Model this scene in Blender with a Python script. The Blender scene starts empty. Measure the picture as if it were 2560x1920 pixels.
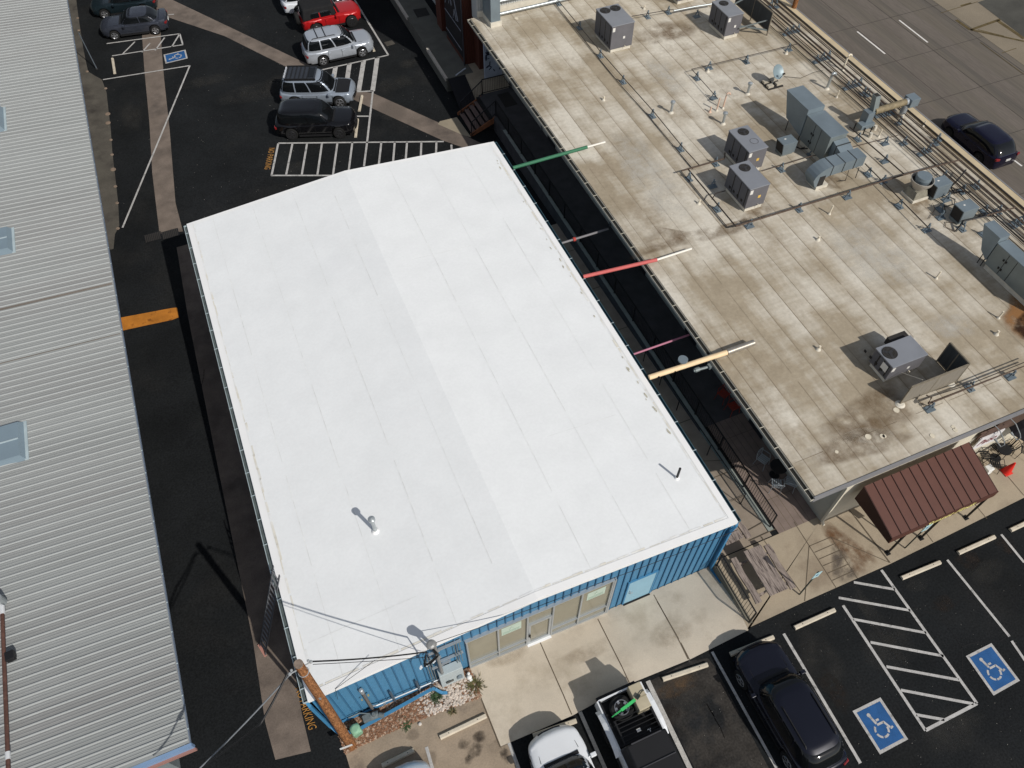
import bpy, bmesh, math, random
from mathutils import Vector, Matrix
random.seed(7)
R_=math.radians
scene=bpy.context.scene
COL=scene.collection
# ------------------------------------------------------------------ camera
CH=29.0; FOC=1932.245; PCX,PCY=1280.0,960.0
CX_=Vector((0.92173546,-0.31860232,0.2211251))
CY_=Vector((-0.38779624,-0.75097488,0.5344631))
CZ_=Vector((-0.00422179,-0.57838507,-0.81575296))
cd=bpy.data.cameras.new('camera'); cam=bpy.data.objects.new('camera',cd); COL.objects.link(cam)
# rows are world axes expressed in (right, down, forward) camera coordinates
right=Vector((CX_[0],CY_[0],CZ_[0])); down=Vector((CX_[1],CY_[1],CZ_[1])); fwd=Vector((CX_[2],CY_[2],CZ_[2]))
m=Matrix.Identity(4)
for i in range(3):
    m[i][0]=right[i]; m[i][1]=-down[i]; m[i][2]=-fwd[i]
m[2][3]=CH
cam.matrix_world=m
cd.sensor_width=36.0; cd.lens=36.0*FOC/2560.0; cd.clip_end=2000; cd.clip_start=0.5
scene.camera=cam
# ------------------------------------------------------------------ light
SUN_EL=R_(41.0); SUN_AZ=R_(-67.5)     # direction towards the sun, from +X
w=bpy.data.worlds.new('World'); scene.world=w; w.use_nodes=True
nt=w.node_tree; bg=nt.nodes['Background']
sky=nt.nodes.new('ShaderNodeTexSky'); sky.sky_type='NISHITA'; sky.sun_disc=False
sky.sun_elevation=SUN_EL; sky.sun_rotation=R_(90)-SUN_AZ
hs=nt.nodes.new('ShaderNodeHueSaturation'); hs.inputs['Saturation'].default_value=0.5; nt.links.new(sky.outputs[0],hs.inputs['Color']); nt.links.new(hs.outputs[0],bg.inputs[0]); bg.inputs[1].default_value=0.092
sd=bpy.data.lights.new('sun','SUN'); sun=bpy.data.objects.new('sun',sd); COL.objects.link(sun)
sd.energy=3.45; sd.angle=R_(0.5); sd.color=(1.0,0.955,0.89)
sv=Vector((math.cos(SUN_AZ)*math.cos(SUN_EL),math.sin(SUN_AZ)*math.cos(SUN_EL),math.sin(SUN_EL)))
sun.rotation_euler=sv.to_track_quat('Z','Y').to_euler()
scene.view_settings.view_transform='Standard'; scene.view_settings.look='None'
scene.view_settings.exposure=0.0; scene.view_settings.gamma=1.0
# ------------------------------------------------------------------ measuring: photo pixel -> point on a real plane
CR=dict(K1=(200,0,2.765),K2=(0,0,4.424),K3=(600,0,3.16),K4=(1100,0,2.765),K5=(1660,0,2.458),K6=(1650,200,3.687),K7=(2060,350,4.424),K8=(1960,700,3.687),L1=(1960,1000,3.687),L2=(1700,1150,3.687),L3=(1760,1400,2.765),L4=(1200,1500,3.16),L5=(700,1500,3.687),L6=(1100,1250,2.765),L7=(0,1400,3.16),L8=(1150,250,2.074),M3=(600,1300,2.767),M5=(1400,650,2.37),M6=(150,0,2.765),M7=(250,700,2.767),M8=(0,500,2.37),
N1=(960,0,6.506),N2=(1100,150,6.912),N3=(1360,0,3.687),N4=(2360,1000,6.636),N5=(2200,0,6.144),N6=(2340,520,4.366),N7=(1280,1680,4.608),N8=(2300,260,8.508),
O1=(1260,330,4.484),O2=(1560,800,3.318),O3=(1040,1560,7.54),O4=(840,1660,7.9),O5=(600,0,6.144),O6=(820,1780,6.506),O7=(1240,1400,5.53),O8=(0,1480,3.77),F=(0,0,1.0))
def ray(k,u,v):
    a=CR[k]; c=Vector((a[0]+u/a[2]-PCX,a[1]+v/a[2]-PCY,FOC))
    return Vector((CX_.dot(c),CY_.dot(c),CZ_.dot(c)))
def g(k,u,v,z=0.0):
    r=ray(k,u,v); t=(z-CH)/r.z; return Vector((r.x*t,r.y*t,z))
def wy(k,u,v,y):
    r=ray(k,u,v); t=y/r.y; return Vector((r.x*t,y,CH+r.z*t))
def wx(k,u,v,x):
    r=ray(k,u,v); t=x/r.x; return Vector((x,r.y*t,CH+r.z*t))
XS=14.64
def gz(x,y):
    if x>33.6: return -1.5
    if x>XS: return 0.0
    return 0.0 if y<9 else (-0.9 if y>34 else -0.9*(y-9)/25.0)
def gg(k,u,v,dz=0.0):
    z=0.0
    for _ in range(8):
        p=g(k,u,v,z); z=gz(min(p.x,XS-.01) if p.x<33.6 and p.y>9 and p.x<XS+1.2 else p.x,p.y)+dz
    return p
# ------------------------------------------------------------------ materials
def lin(c): c/=255.0; return c/12.92 if c<=0.04045 else ((c+0.055)/1.055)**2.4
def S(r,g_,b,k=1.0): return (lin(r)*k,lin(g_)*k,lin(b)*k)
MATS={}
def mat(name,col,rough=0.85,metal=0.0,var=0.12,scale=1.5,detail=6,bump=0.0,bscale=30,col2=None,c2=(0.5,0.65),s2=0.6,spec=0.3,coat=0.0,fine=0.0,fscale=60,stretch=None,trans=0.0,alpha=1.0):
    if name in MATS: return MATS[name]
    M_=bpy.data.materials.new(name); M_.use_nodes=True; n=M_.node_tree.nodes; l=M_.node_tree.links
    b=n['Principled BSDF']; b.inputs['Roughness'].default_value=rough; b.inputs['Metallic'].default_value=metal
    b.inputs['Specular IOR Level'].default_value=spec; b.inputs['Coat Weight'].default_value=coat
    b.inputs['Coat Roughness'].default_value=0.04
    tc=n.new('ShaderNodeNewGeometry'); src=tc.outputs['Position']
    if stretch:
        mp=n.new('ShaderNodeMapping'); mp.inputs['Scale'].default_value=stretch; l.new(src,mp.inputs[0]); src=mp.outputs[0]
    def noise(sc,dt,rg=0.55):
        t=n.new('ShaderNodeTexNoise'); t.inputs['Scale'].default_value=sc; t.inputs['Detail'].default_value=dt; t.inputs['Roughness'].default_value=rg
        l.new(src,t.inputs['Vector']); return t.outputs['Fac']
    cur=None
    rgb=n.new('ShaderNodeRGB'); rgb.outputs[0].default_value=(*col,1); cur=rgb.outputs[0]
    if col2:
        mr=n.new('ShaderNodeMapRange'); mr.inputs[1].default_value=c2[0]; mr.inputs[2].default_value=c2[1]; l.new(noise(s2,8,0.6),mr.inputs[0])
        mx=n.new('ShaderNodeMix'); mx.data_type='RGBA'; l.new(mr.outputs[0],mx.inputs['Factor']); l.new(cur,mx.inputs['A']); mx.inputs['B'].default_value=(*col2,1); cur=mx.outputs['Result']
    def mulnoise(cur,sc,dt,amt):
        mr=n.new('ShaderNodeMapRange'); mr.inputs[1].default_value=0.3; mr.inputs[2].default_value=0.7; mr.inputs[3].default_value=1-amt; mr.inputs[4].default_value=1+amt
        l.new(noise(sc,dt),mr.inputs[0])
        mx=n.new('ShaderNodeMix'); mx.data_type='RGBA'; mx.blend_type='MULTIPLY'; mx.inputs['Factor'].default_value=1
        l.new(cur,mx.inputs['A']); l.new(mr.outputs[0],mx.inputs['B']); return mx.outputs['Result']
    if var: cur=mulnoise(cur,scale,detail,var)
    if fine: cur=mulnoise(cur,fscale,2,fine)
    l.new(cur,b.inputs['Base Color'])
    if bump:
        bp=n.new('ShaderNodeBump'); bp.inputs['Strength'].default_value=bump; bp.inputs['Distance'].default_value=0.02
        l.new(noise(bscale,3),bp.inputs['Height']); l.new(bp.outputs[0],b.inputs['Normal'])
    MATS[name]=M_; M_['b']=1
    return M_
# ------------------------------------------------------------------ mesh helper
class M:
    def __init__(s): s.bm=bmesh.new()
    def poly(s,pts):
        vs=[s.bm.verts.new(p) for p in pts]
        try: return s.bm.faces.new(vs)
        except Exception: return None
    def hexa(s,b,t):
        """b, t: four bottom and four top corners, counter-clockwise seen from above"""
        v=[s.bm.verts.new(p) for p in list(b)+list(t)]
        for f in ((3,2,1,0),(4,5,6,7),(0,1,5,4),(1,2,6,5),(2,3,7,6),(3,0,4,7)):
            s.bm.faces.new([v[i] for i in f])
        return s
    def box(s,x0,x1,y0,y1,z0,z1):
        if x0>x1:x0,x1=x1,x0
        if y0>y1:y0,y1=y1,y0
        return s.hexa([(x0,y0,z0),(x1,y0,z0),(x1,y1,z0),(x0,y1,z0)],[(x0,y0,z1),(x1,y0,z1),(x1,y1,z1),(x0,y1,z1)])
    def obox(s,c,d,rz=0,M3=None):
        c=Vector(c); r=M3 or Matrix.Rotation(rz,3,'Z'); hx,hy,hz=d[0]/2,d[1]/2,d[2]/2
        P=lambda x,y,z:c+r@Vector((x,y,z))
        return s.hexa([P(-hx,-hy,-hz),P(hx,-hy,-hz),P(hx,hy,-hz),P(-hx,hy,-hz)],[P(-hx,-hy,hz),P(hx,-hy,hz),P(hx,hy,hz),P(-hx,hy,hz)])
    def bar(s,p0,p1,w,h,up=(0,0,1)):
        p0=Vector(p0);p1=Vector(p1);d=(p1-p0); L=d.length
        if L<1e-6: return s
        x=d/L; u=Vector(up)
        if abs(x.dot(u))>0.98: u=Vector((0,1,0))
        y=u.cross(x).normalized(); z=x.cross(y)
        r=Matrix((x,y,z)).transposed()
        return s.obox((p0+p1)/2,(L,w,h),M3=r)
    def prism(s,pts,z0,z1):
        n=len(pts)
        z0f=(lambda i:z0) if not callable(z0) else (lambda i:z0(pts[i])); z1f=(lambda i:z1) if not callable(z1) else (lambda i:z1(pts[i]))
        b=[s.bm.verts.new((pts[i][0],pts[i][1],z0f(i))) for i in range(n)]; t=[s.bm.verts.new((pts[i][0],pts[i][1],z1f(i))) for i in range(n)]
        s.bm.faces.new(b[::-1]); s.bm.faces.new(t)
        for i in range(n):
            j=(i+1)%n; s.bm.faces.new([b[i],b[j],t[j],t[i]])
        return s
    def loft(s,rings,cap=True,closed=True):
        vs=[[s.bm.verts.new(p) for p in r] for r in rings]
        n=len(rings[0])
        for a,b in zip(vs,vs[1:]):
            for i in range(n if closed else n-1):
                j=(i+1)%n
                try: s.bm.faces.new([a[i],a[j],b[j],b[i]])
                except Exception: pass
        if cap and closed:
            for r in (vs[0][::-1],vs[-1]):
                try: s.bm.faces.new(r)
                except Exception: pass
        return s
    def cyl(s,p0,p1,r0,r1=None,seg=12,cap=True):
        p0=Vector(p0);p1=Vector(p1); r1=r0 if r1 is None else r1
        d=(p1-p0).normalized(); u=Vector((0,0,1)) if abs(d.z)<0.9 else Vector((1,0,0))
        a=u.cross(d).normalized(); b=d.cross(a)
        rg=lambda p,r:[p+a*(r*math.cos(2*math.pi*i/seg))+b*(r*math.sin(2*math.pi*i/seg)) for i in range(seg)]
        return s.loft([rg(p0,r0),rg(p1,r1)],cap)
    def tube(s,pts,r,seg=6):
        pts=[Vector(p) for p in pts]; rings=[]
        for i,p in enumerate(pts):
            a=pts[max(0,i-1)]; b=pts[min(len(pts)-1,i+1)]; d=(b-a).normalized()
            if i in(0,len(pts)-1): pass
            u=Vector((0,0,1)) if abs(d.z)<0.9 else Vector((1,0,0))
            x=u.cross(d).normalized(); y=d.cross(x)
            k=1.0
            if 0<i<len(pts)-1:
                c=(p-a).normalized().dot((b-p).normalized()); k=1/max(0.5,math.sqrt((1+c)/2))
            rr=r[i] if isinstance(r,(list,tuple)) else r
            rings.append([p+x*(rr*k*math.cos(2*math.pi*j/seg))+y*(rr*math.sin(2*math.pi*j/seg)) for j in range(seg)])
        return s.loft(rings)
    def disc(s,c,r,seg=20,n=(0,0,1),h=0.01):
        c=Vector(c); n=Vector(n).normalized(); return s.cyl(c,c+n*h,r,r,seg)
    def sphere(s,c,r,seg=12,rings=7,sz=1.0):
        c=Vector(c); R=[]
        for i in range(1,rings):
            a=math.pi*i/rings
            R.append([c+Vector((r*math.sin(a)*math.cos(2*math.pi*j/seg),r*math.sin(a)*math.sin(2*math.pi*j/seg),r*sz*math.cos(a))) for j in range(seg)])
        return s.loft(R)
    def build(s,name,material,parent=None,world=False,bevel=0.0,smooth=None,seg=2):
        bmesh.ops.recalc_face_normals(s.bm,faces=s.bm.faces)
        if world and parent is not None:
            q=parent; mw=Matrix.Identity(4)
            while q is not None:
                mw=Matrix.LocRotScale(q.location,q.rotation_euler,q.scale)@mw; q=q.parent
            s.bm.transform(mw.inverted())
        me=bpy.data.meshes.new(name); s.bm.to_mesh(me); s.bm.free()
        me.materials.append(material)
        o=bpy.data.objects.new(name,me); COL.objects.link(o)
        if parent is not None: o.parent=parent
        if bevel:
            b=o.modifiers.new('bevel','BEVEL'); b.width=bevel; b.segments=seg; b.limit_method='ANGLE'; b.angle_limit=R_(35)
        if smooth:
            for p in me.polygons: p.use_smooth=True
            me.set_sharp_from_angle(angle=R_(smooth))
        return o
def tag(o,label=None,cat=None,group=None,kind=None):
    if label: o['label']=label
    if cat: o['category']=cat
    if group: o['group']=group
    if kind: o['kind']=kind
    return o
def thing(name,label,cat,loc=(0,0,0),rz=0,group=None):
    o=bpy.data.objects.new(name,None); COL.objects.link(o); o.location=loc; o.rotation_euler=(0,0,rz); o.empty_display_size=0.2
    return tag(o,label,cat,group)
def ctree(o,parent=None):
    c=o.copy(); COL.objects.link(c); c.parent=parent
    for ch in list(o.children): ctree(ch,c)
    return c
def text_mesh(txt,size=1.0,sx=1.0,shear=0.0,bold=0.0):
    cu=bpy.data.curves.new('t','FONT'); cu.body=txt; cu.size=size; cu.shear=shear; cu.offset=bold
    cu.resolution_u=2
    ob=bpy.data.objects.new('t',cu); COL.objects.link(ob)
    dg=bpy.context.evaluated_depsgraph_get(); me=bpy.data.meshes.new_from_object(ob.evaluated_get(dg))
    polys=[[tuple(me.vertices[i].co) for i in p.vertices] for p in me.polygons]
    bpy.data.objects.remove(ob); bpy.data.curves.remove(cu); bpy.data.meshes.remove(me)
    xs=[v[0] for p in polys for v in p]; ys=[v[1] for p in polys for v in p]
    x0,x1,y0,y1=min(xs),max(xs),min(ys),max(ys)
    return [[((v[0]-x0)/(x1-x0),(v[1]-y0)/(y1-y0)) for v in p] for p in polys]   # unit square
def soft_mat(name,col,strength,scale=2.0,lo=.35,hi=.65):
    if name in MATS: return MATS[name]
    m_=bpy.data.materials.new(name); m_.use_nodes=True; n=m_.node_tree.nodes; l=m_.node_tree.links; b=n['Principled BSDF']
    b.inputs['Base Color'].default_value=(*col,1); b.inputs['Roughness'].default_value=.95; b.inputs['Specular IOR Level'].default_value=.1
    at=n.new('ShaderNodeAttribute'); at.attribute_name='soft'; ge=n.new('ShaderNodeNewGeometry')
    t=n.new('ShaderNodeTexNoise'); t.inputs['Scale'].default_value=scale; t.inputs['Detail'].default_value=7; t.inputs['Roughness'].default_value=.65; l.new(ge.outputs['Position'],t.inputs['Vector'])
    mr=n.new('ShaderNodeMapRange'); mr.inputs[1].default_value=lo; mr.inputs[2].default_value=hi; mr.inputs[4].default_value=strength; l.new(t.outputs['Fac'],mr.inputs[0])
    mu=n.new('ShaderNodeMath'); mu.operation='MULTIPLY'; l.new(at.outputs['Fac'],mu.inputs[0]); l.new(mr.outputs[0],mu.inputs[1]); l.new(mu.outputs[0],b.inputs['Alpha'])
    MATS[name]=m_; return m_
def soft_patch(name,material,pts,z,parent,zf=None):
    """a stain that thins out towards its outline"""
    pts=[Vector((p[0],p[1],0)) for p in pts]; c=sum(pts,Vector())/len(pts)
    P=[]
    for i,p in enumerate(pts): P+=[p,p.lerp(pts[(i+1)%len(pts)],.5)]
    N=len(P); V=[c]; A=[1.0]
    for k,al in ((.35,1),(.7,.75),(1.0,0.0)):
        for p in P: V.append(c.lerp(p,k)); A.append(al)
    F=[(0,1+i,1+(i+1)%N) for i in range(N)]
    for r in range(2):
        for i in range(N): j=(i+1)%N; F.append((1+r*N+i,1+(r+1)*N+i,1+(r+1)*N+j,1+r*N+j))
    me=bpy.data.meshes.new(name); me.from_pydata([(v.x,v.y,(zf(v.x,v.y) if zf else z)) for v in V],[],F)
    at=me.attributes.new('soft','FLOAT','POINT'); at.data.foreach_set('value',A); me.materials.append(material)
    o=bpy.data.objects.new(name,me); COL.objects.link(o); o.parent=parent
    q=parent; T=Vector()
    while q is not None: T=T+q.location; q=q.parent
    me.transform(Matrix.Translation(-T))
    return o
# materials used all over
BLK=mat('black_paint',(0.012,0.012,0.013),0.5,var=0.1)
mAsp=mat('sealed_asphalt',(0.0135,0.0148,0.0158),0.95,var=0.25,scale=0.35,fine=0.3,fscale=14,bump=0.25,bscale=60,col2=(0.021,0.021,0.0205),c2=(0.52,0.75),s2=0.25,spec=0.08)
mAsp2=mat('worn_asphalt',(0.045,0.041,0.037),0.92,var=0.3,scale=1.2,fine=0.35,fscale=12,bump=0.3,bscale=50,col2=(0.022,0.023,0.024),c2=(0.5,0.62),s2=0.5)
mPan=mat('brown_concrete_pan',S(114,103,94),0.92,var=0.2,scale=1.3,fine=0.12,fscale=20,col2=S(88,80,74),c2=(0.5,0.72),s2=0.6)
mDirt=mat('stained_apron',S(84,80,73),0.95,var=0.2,scale=1.1,fine=0.15,fscale=18,col2=S(62,58,54),c2=(0.5,0.7),s2=0.9)
mConc=mat('front_concrete',S(194,183,166),0.9,var=0.06,scale=0.9,fine=0.05,fscale=25,col2=S(164,152,134),c2=(0.5,0.75),s2=0.7,bump=0.05)
mWalk=mat('walk_concrete',S(163,150,130),0.9,var=0.08,scale=1.0,fine=0.06,fscale=22,col2=S(136,122,104),c2=(0.52,0.72),s2=0.55)
mBay=mat('bay_concrete',S(150,135,117),0.92,var=0.14,scale=1.2,fine=0.1,fscale=18,col2=S(92,82,76),c2=(0.56,0.72),s2=0.42)
mPave=mat('stamped_paving',S(126,112,104),0.9,var=0.15,scale=2,fine=0.1)
mJoint=mat('joint_line',S(96,86,72),0.95,var=0.2,scale=3)
mWhiteP=mat('road_white',S(176,174,171),0.85,var=0.14,scale=2.5,fine=0.16,fscale=30,col2=S(112,111,110),c2=(0.56,0.74),s2=4.0)
mGreyP=mat('road_white_dim',S(176,173,168),0.85,var=0.16,scale=2.5,fine=0.2,fscale=30,col2=S(105,103,100),c2=(0.6,0.78),s2=4.0)
mBlueP=mat('road_blue',S(36,84,136),0.8,var=0.14,scale=3,fine=0.1,fscale=40)
mYelP=mat('road_yellow',S(176,128,66),0.85,var=0.25,scale=5,fine=0.3,fscale=30)
mOraP=mat('alley_orange',S(182,116,42),0.85,var=0.2,scale=2,fine=0.15,col2=S(140,85,30),c2=(0.58,0.68),s2=3)
mStreet=mat('street_concrete',S(104,97,88),0.92,var=0.12,scale=0.5,fine=0.1,fscale=12,col2=S(88,83,77),c2=(0.42,0.62),s2=1.0,stretch=(0.75,0.03,1))
mDrive=mat('driveway_concrete',S(128,118,102),0.92,var=0.1,scale=0.6,fine=0.1,fscale=15)
mStop=mat('stop_concrete',S(196,186,168),0.9,var=0.12,scale=4,fine=0.1,fscale=40)
# ================================================================== ground and setting
def terrain():
    b=M(); xs=[-260,1.50,1.52,11.84,11.86,XS-0.02,XS,33.6,33.64,420]; ys=[-260,5.55,5.57,8.3,8.32,9,34,460]
    def z(x,y):
        if 1.51<x<11.85 and 5.56<y<8.31: return -0.7
        if x>=33.64: return -1.5
        if x>=XS: return 0.0
        return 0.0 if y<=9 else -0.9
    V=[[b.bm.verts.new((x,y,z(x,y))) for y in ys] for x in xs]
    for i in range(len(xs)-1):
        for j in range(len(ys)-1):
            b.bm.faces.new([V[i][j],V[i+1][j],V[i+1][j+1],V[i][j+1]])
    return b.build('ground',mAsp)
ground=terrain(); tag(ground,kind='structure')
def drape(pts,layer=1,out=None):
    """polygon in x,y laid on the terrain, cut where the terrain bends"""
    b=M(); b.poly([(p[0],p[1],0) for p in pts])
    bmesh.ops.triangulate(b.bm,faces=b.bm.faces[:])
    for y in (9,34):
        ge=b.bm.verts[:]+b.bm.edges[:]+b.bm.faces[:]
        bmesh.ops.bisect_plane(b.bm,geom=ge,plane_co=(0,y,0),plane_no=(0,1,0))
    for v in b.bm.verts: v.co.z=gz(v.co.x,v.co.y)+0.004*layer
    if out is not None:
        me=bpy.data.meshes.new('x'); b.bm.to_mesh(me); out.bm.from_mesh(me); bpy.data.meshes.remove(me); b.bm.free(); return out
    return b
def sheet(name,material,pts,layer=1,parent=None,kind='structure'):
    o=drape(pts,layer).build(name,material,parent)
    if parent is None: o['kind']=kind
    return o
def stripe(out,p0,p1,w,layer=3,dash=None):
    p0=Vector((p0[0],p0[1])); p1=Vector((p1[0],p1[1])); d=(p1-p0); L=d.length; d/=L; n=Vector((-d.y,d.x))*w/2
    k=max(1,int(L/1.2)); q=[]
    a=[]; c=[]
    for i in range(k+1):
        t=p0+d*L*i/k; j=random.uniform(-1,1)*w*0.05
        a.append(t+n*(1+j)); c.append(t-n*(1-j))
    drape(a+c[::-1],layer,out); return out
# --- concrete drainage pans and aprons
Q=lambda k,L,dz=0:[gg(k,u,v,dz) for u,v in L]
pan=sheet('drainage_pan',mPan,Q('K1',[(418,-60),(430,260),(445,480),(480,850),(500,1200),(550,1618),(712,1600),(660,1400),(620,900),(580,530),(560,280),(545,-40)])+[],1)
pan_b=[Vector((-5.15,35.1)),Vector((-5.35,30)),Vector((-5.5,20)),Vector((-5.6,12)),gg('M3',175,1400),gg('M3',245,1659),gg('M3',490,1600),gg('M3',430,1350),Vector((-4.3,12)),Vector((-4.2,20)),Vector((-4.05,35.1))]
sheet('alley_strip',mPan,pan_b,1)
sheet('diagonal_pan',mPan,[gg('K1',430,-60),gg('K1',640,0),gg('K1',1650,480),gg('K3',960,720),gg('K3',1060,740),gg('K3',1550,960),gg('K3',1900,1130),gg('K3',2010,1180),gg('K3',1900,1230),gg('K3',1760,1165),gg('K3',1600,1110),gg('K3',970,822),gg('K1',1480,490),gg('K1',1000,250),gg('K1',610,120),gg('K1',300,-40)],2)
sheet('stair_pad',mat('pale_pad',S(146,136,118),0.9,var=0.1),[gg('N2',0,1060),gg('N2',290,990),gg('N2',540,1340),gg('N2',370,1290),gg('N2',-40,1110)],3)
ap=[gg('M6',110,-20),gg('M6',125,100),gg('M6',140,200),gg('M6',160,330),gg('M6',180,430),gg('M6',195,495),gg('M6',235,520),gg('M6',290,550),gg('M6',322,640),gg('M6',335,760),gg('M6',350,880),gg('M6',362,1050),gg('M6',385,1250),gg('M6',402,1400),gg('M6',410,1560),gg('M6',380,1620),gg('M6',370,1720)]
sheet('stained_apron',mDirt,ap+[Vector((-8.9,ap[-1].y)),Vector((-8.9,70))],1)
# front walks: concrete in front of the white building, pavement before the beige one
front_edge=[gg('L4',-390,1660)]
P_bay=[gg('M3',500,1640),gg('M3',700,1659),gg('L5',560,1400),gg('L5',620,1420),gg('L5',1130,1185),gg('L5',1850,950),gg('L5',2040,1370),gg('L4',160,1160),gg('L4',235,1135),Vector((0.6,0)),Vector((-4.6,0.0))]
bay=sheet('parking_bay',mBay,[gg('L5',600,1400),gg('L5',1130,1130),gg('L5',1862,870),gg('L4',160,1160),gg('L4',235,1132),gg('L4',330,1420),Vector((-0.6,0.5)),Vector((-3.4,0.5)),Vector((-3.4,5.0))],1)
slab_pts=[gg('L5',1760,650),gg('L5',1845,900),gg('L5',2030,1350),gg('L4',160,1160),gg('L4',735,912),gg('L4',1180,665),gg('L4',1660,470),gg('L4',2120,240),(11.9,7.95,0),(1.5,7.95,0)]
def raised(name,material,pts,h,base=-0.3,parent=None):
    b=M(); b.prism([(p[0],p[1]) for p in pts],base,h); o=b.build(name,material,parent)
    if parent is None: o['kind']='structure'
    return o
def slabz(x,y):
    k=max(0,min(1,(y-5.75)/2.15)); return 0.03-k*(0.02+0.35*max(0,min(1,(x-1.5)/5.0)))
def make_slab():
    b=M(); b.poly([(p[0],p[1],0) for p in slab_pts]); bmesh.ops.triangulate(b.bm,faces=b.bm.faces[:])
    for i in range(1,14):
        ge=b.bm.verts[:]+b.bm.edges[:]+b.bm.faces[:]; bmesh.ops.bisect_plane(b.bm,geom=ge,plane_co=(-1.5+i,0,0),plane_no=(1,0,0))
    for y in (5.75,6.3,6.8,7.4):
        ge=b.bm.verts[:]+b.bm.edges[:]+b.bm.faces[:]; bmesh.ops.bisect_plane(b.bm,geom=ge,plane_co=(0,y,0),plane_no=(0,1,0))
    for v in b.bm.verts: v.co.z=slabz(v.co.x,v.co.y)
    o=b.build('pavement',mConc,None,smooth=60); o['kind']='structure'; return o
slab=make_slab()
walk_pts=[gg('L4',2120,240),gg('L2',620,1553),gg('L2',1150,1305),gg('L2',1630,1092),gg('L1',980,1510),gg('L1',1590,1210),gg('L1',2212,900),(33.5,3.0,0),(33.5,7.76,0),(16.75,7.76,0),(16.75,7.97,0),(14.9,7.97,0),(14.9,7.95,0),(11.93,7.95,0)]
walk=raised('sidewalk',mWalk,walk_pts,0.034)
# joints in the front slab and pavement, laid as thin lines
jb=M()
def joint(b,p,q,w=0.035,z=0.04):
    p=Vector((p[0],p[1],z)); q=Vector((q[0],q[1],z)); d=(q-p).normalized(); n=Vector((-d.y,d.x,0))*w/2
    b.poly([p+n,q+n,q-n,p-n])
for a,c in [(('L4',475,330),('L4',725,905)),(('L4',930,125),('L4',1185,665)),(('L4',1405,0),('L4',1655,470)),(('L6',1480,635),('L6',1715,1100)),(('L5',1850,900),('L5',2035,1360))]:
    p_=g(*a,-.1); q_=g(*c,0.034); n_=8
    for i in range(n_):
        u=p_.lerp(q_,i/n_); v=p_.lerp(q_,(i+1)/n_); d=(v-u).normalized(); s_=Vector((-d.y,d.x,0))*.018
        jb.poly([Vector((t.x,t.y,slabz(t.x,t.y)+.006)) for t in (u+s_,v+s_,v-s_,u-s_)])
jb.build('pavement_joint',mJoint,slab)
jb=M()
for a,c in [((750,705),(1110,1215)),((1050,570),(1440,1180)),((1390,710),(1635,1090)),((590,672),(770,570)),((640,745),(880,635)),((1190,795),(1390,710)),((1190,795),(1150,1300)),((1240,852),(1430,770)),((1280,915),(1470,832)),((1320,975),(1505,898)),((1362,1043),(1548,962)),((1405,1110),(1590,1025)),((1390,710),(1930,945)),((1530,420),(1930,945)),((470,380),(620,318)),((200,10),(480,0))]:
    joint(jb,g('L2',*a,0.038),g('L2',*c,0.038),0.03,0.041)
for a,c in [((660,1080),(980,1500)),((1260,1160),(1375,1310)),((1750,950),(1870,1095)),((2050,690),(2212,880)),((980,770+300),(985,1080))]:
    joint(jb,g('L1',*a,0.038),g('L1',*c,0.038),0.03,0.041)
jb.build('sidewalk_joint',mJoint,walk)
mStain=mat('rust_stain',S(122,98,74),0.95,var=0.25,scale=3,fine=0.2)
mStain2=mat('damp_stain',S(112,103,92),0.95,var=0.25,scale=4,fine=0.2)
def flat(name,material,pts,z,parent):
    b=M(); b.poly([(p[0],p[1],z) for p in pts]); return b.build(name,material,parent)
soft_patch('rust_stain',soft_mat('rust_soft',S(112,80,54),.85,1.6),[g('L2',*q,0.04) for q in [(1270,540),(1380,560),(1560,700),(1790,850),(1840,960),(1730,1060),(1620,1110),(1560,1000),(1440,820),(1310,680)]],0.0385,walk)
soft_patch('damp_stain',soft_mat('damp_soft',S(92,84,78),.8,2.0),[g('L2',*q,0.04) for q in [(1380,740),(1500,780),(1600,960),(1660,1080),(1500,1160),(1400,1080),(1380,900)]],0.0395,walk)
# stamped paving of the alley mouth
pav=[g('L2',*q,0.04) for q in [(560,150),(640,100),(800,190),(1060,380),(1170,520),(1050,575),(880,640)]]
pv=M(); pv.poly([(14.9,7.95,0.036),(16.74,7.95,0.036),(16.74,13.5,0.036),(14.9,13.5,0.036)]); pave=pv.build('stamped_paving',mPave,walk)
pj=M()
for x in (15.2,15.5,15.8,16.1,16.4): joint(pj,(x,7.95),(x,13.5),0.02,0.0365)
for y in (9.4,11.0,12.6): joint(pj,(14.9,y),(16.74,y),0.02,0.0365)
pj.build('paving_joint',mJoint,pave)
# raised walkway between the buildings
ww=M(); ww.box(XS-0.1,17.3,13.5,37.9,-1.2,0.03)
ww.box(14.5,17.3,37.9,40.2,-1.2,0.03)
ld_=M(); ld_.box(14.5,16.7,40.2,43.6,-1.2,0.032); o=ld_.build('stair_landing',mWalk,None); tag(o,kind='structure')
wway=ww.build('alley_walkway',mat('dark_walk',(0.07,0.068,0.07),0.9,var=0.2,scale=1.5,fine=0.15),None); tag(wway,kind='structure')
rt=M(); rt.box(14.56,14.8,8.2,36.35,-1.1,0.05)
rw=rt.build('retaining_wall',mat('grey_green_wall',S(136,142,136),0.9,var=0.12,scale=2),None); tag(rw,'low grey green retaining wall holding the alley walkway under its long railing','retaining wall')
lp=sheet('lower_path',mat('lower_path',S(146,134,120),0.92,var=0.15,scale=1.4,fine=0.1),[(11.9,8.0),(14.6,8.0),(14.6,28.5),(11.9,28.5)],1)
ljb=M()
for y in (11.2,14.2,17.2,20.2,23.2,26.2): drape([(11.95,y),(14.55,y),(14.55,y+.04),(11.95,y+.04)],2,ljb)
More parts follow.
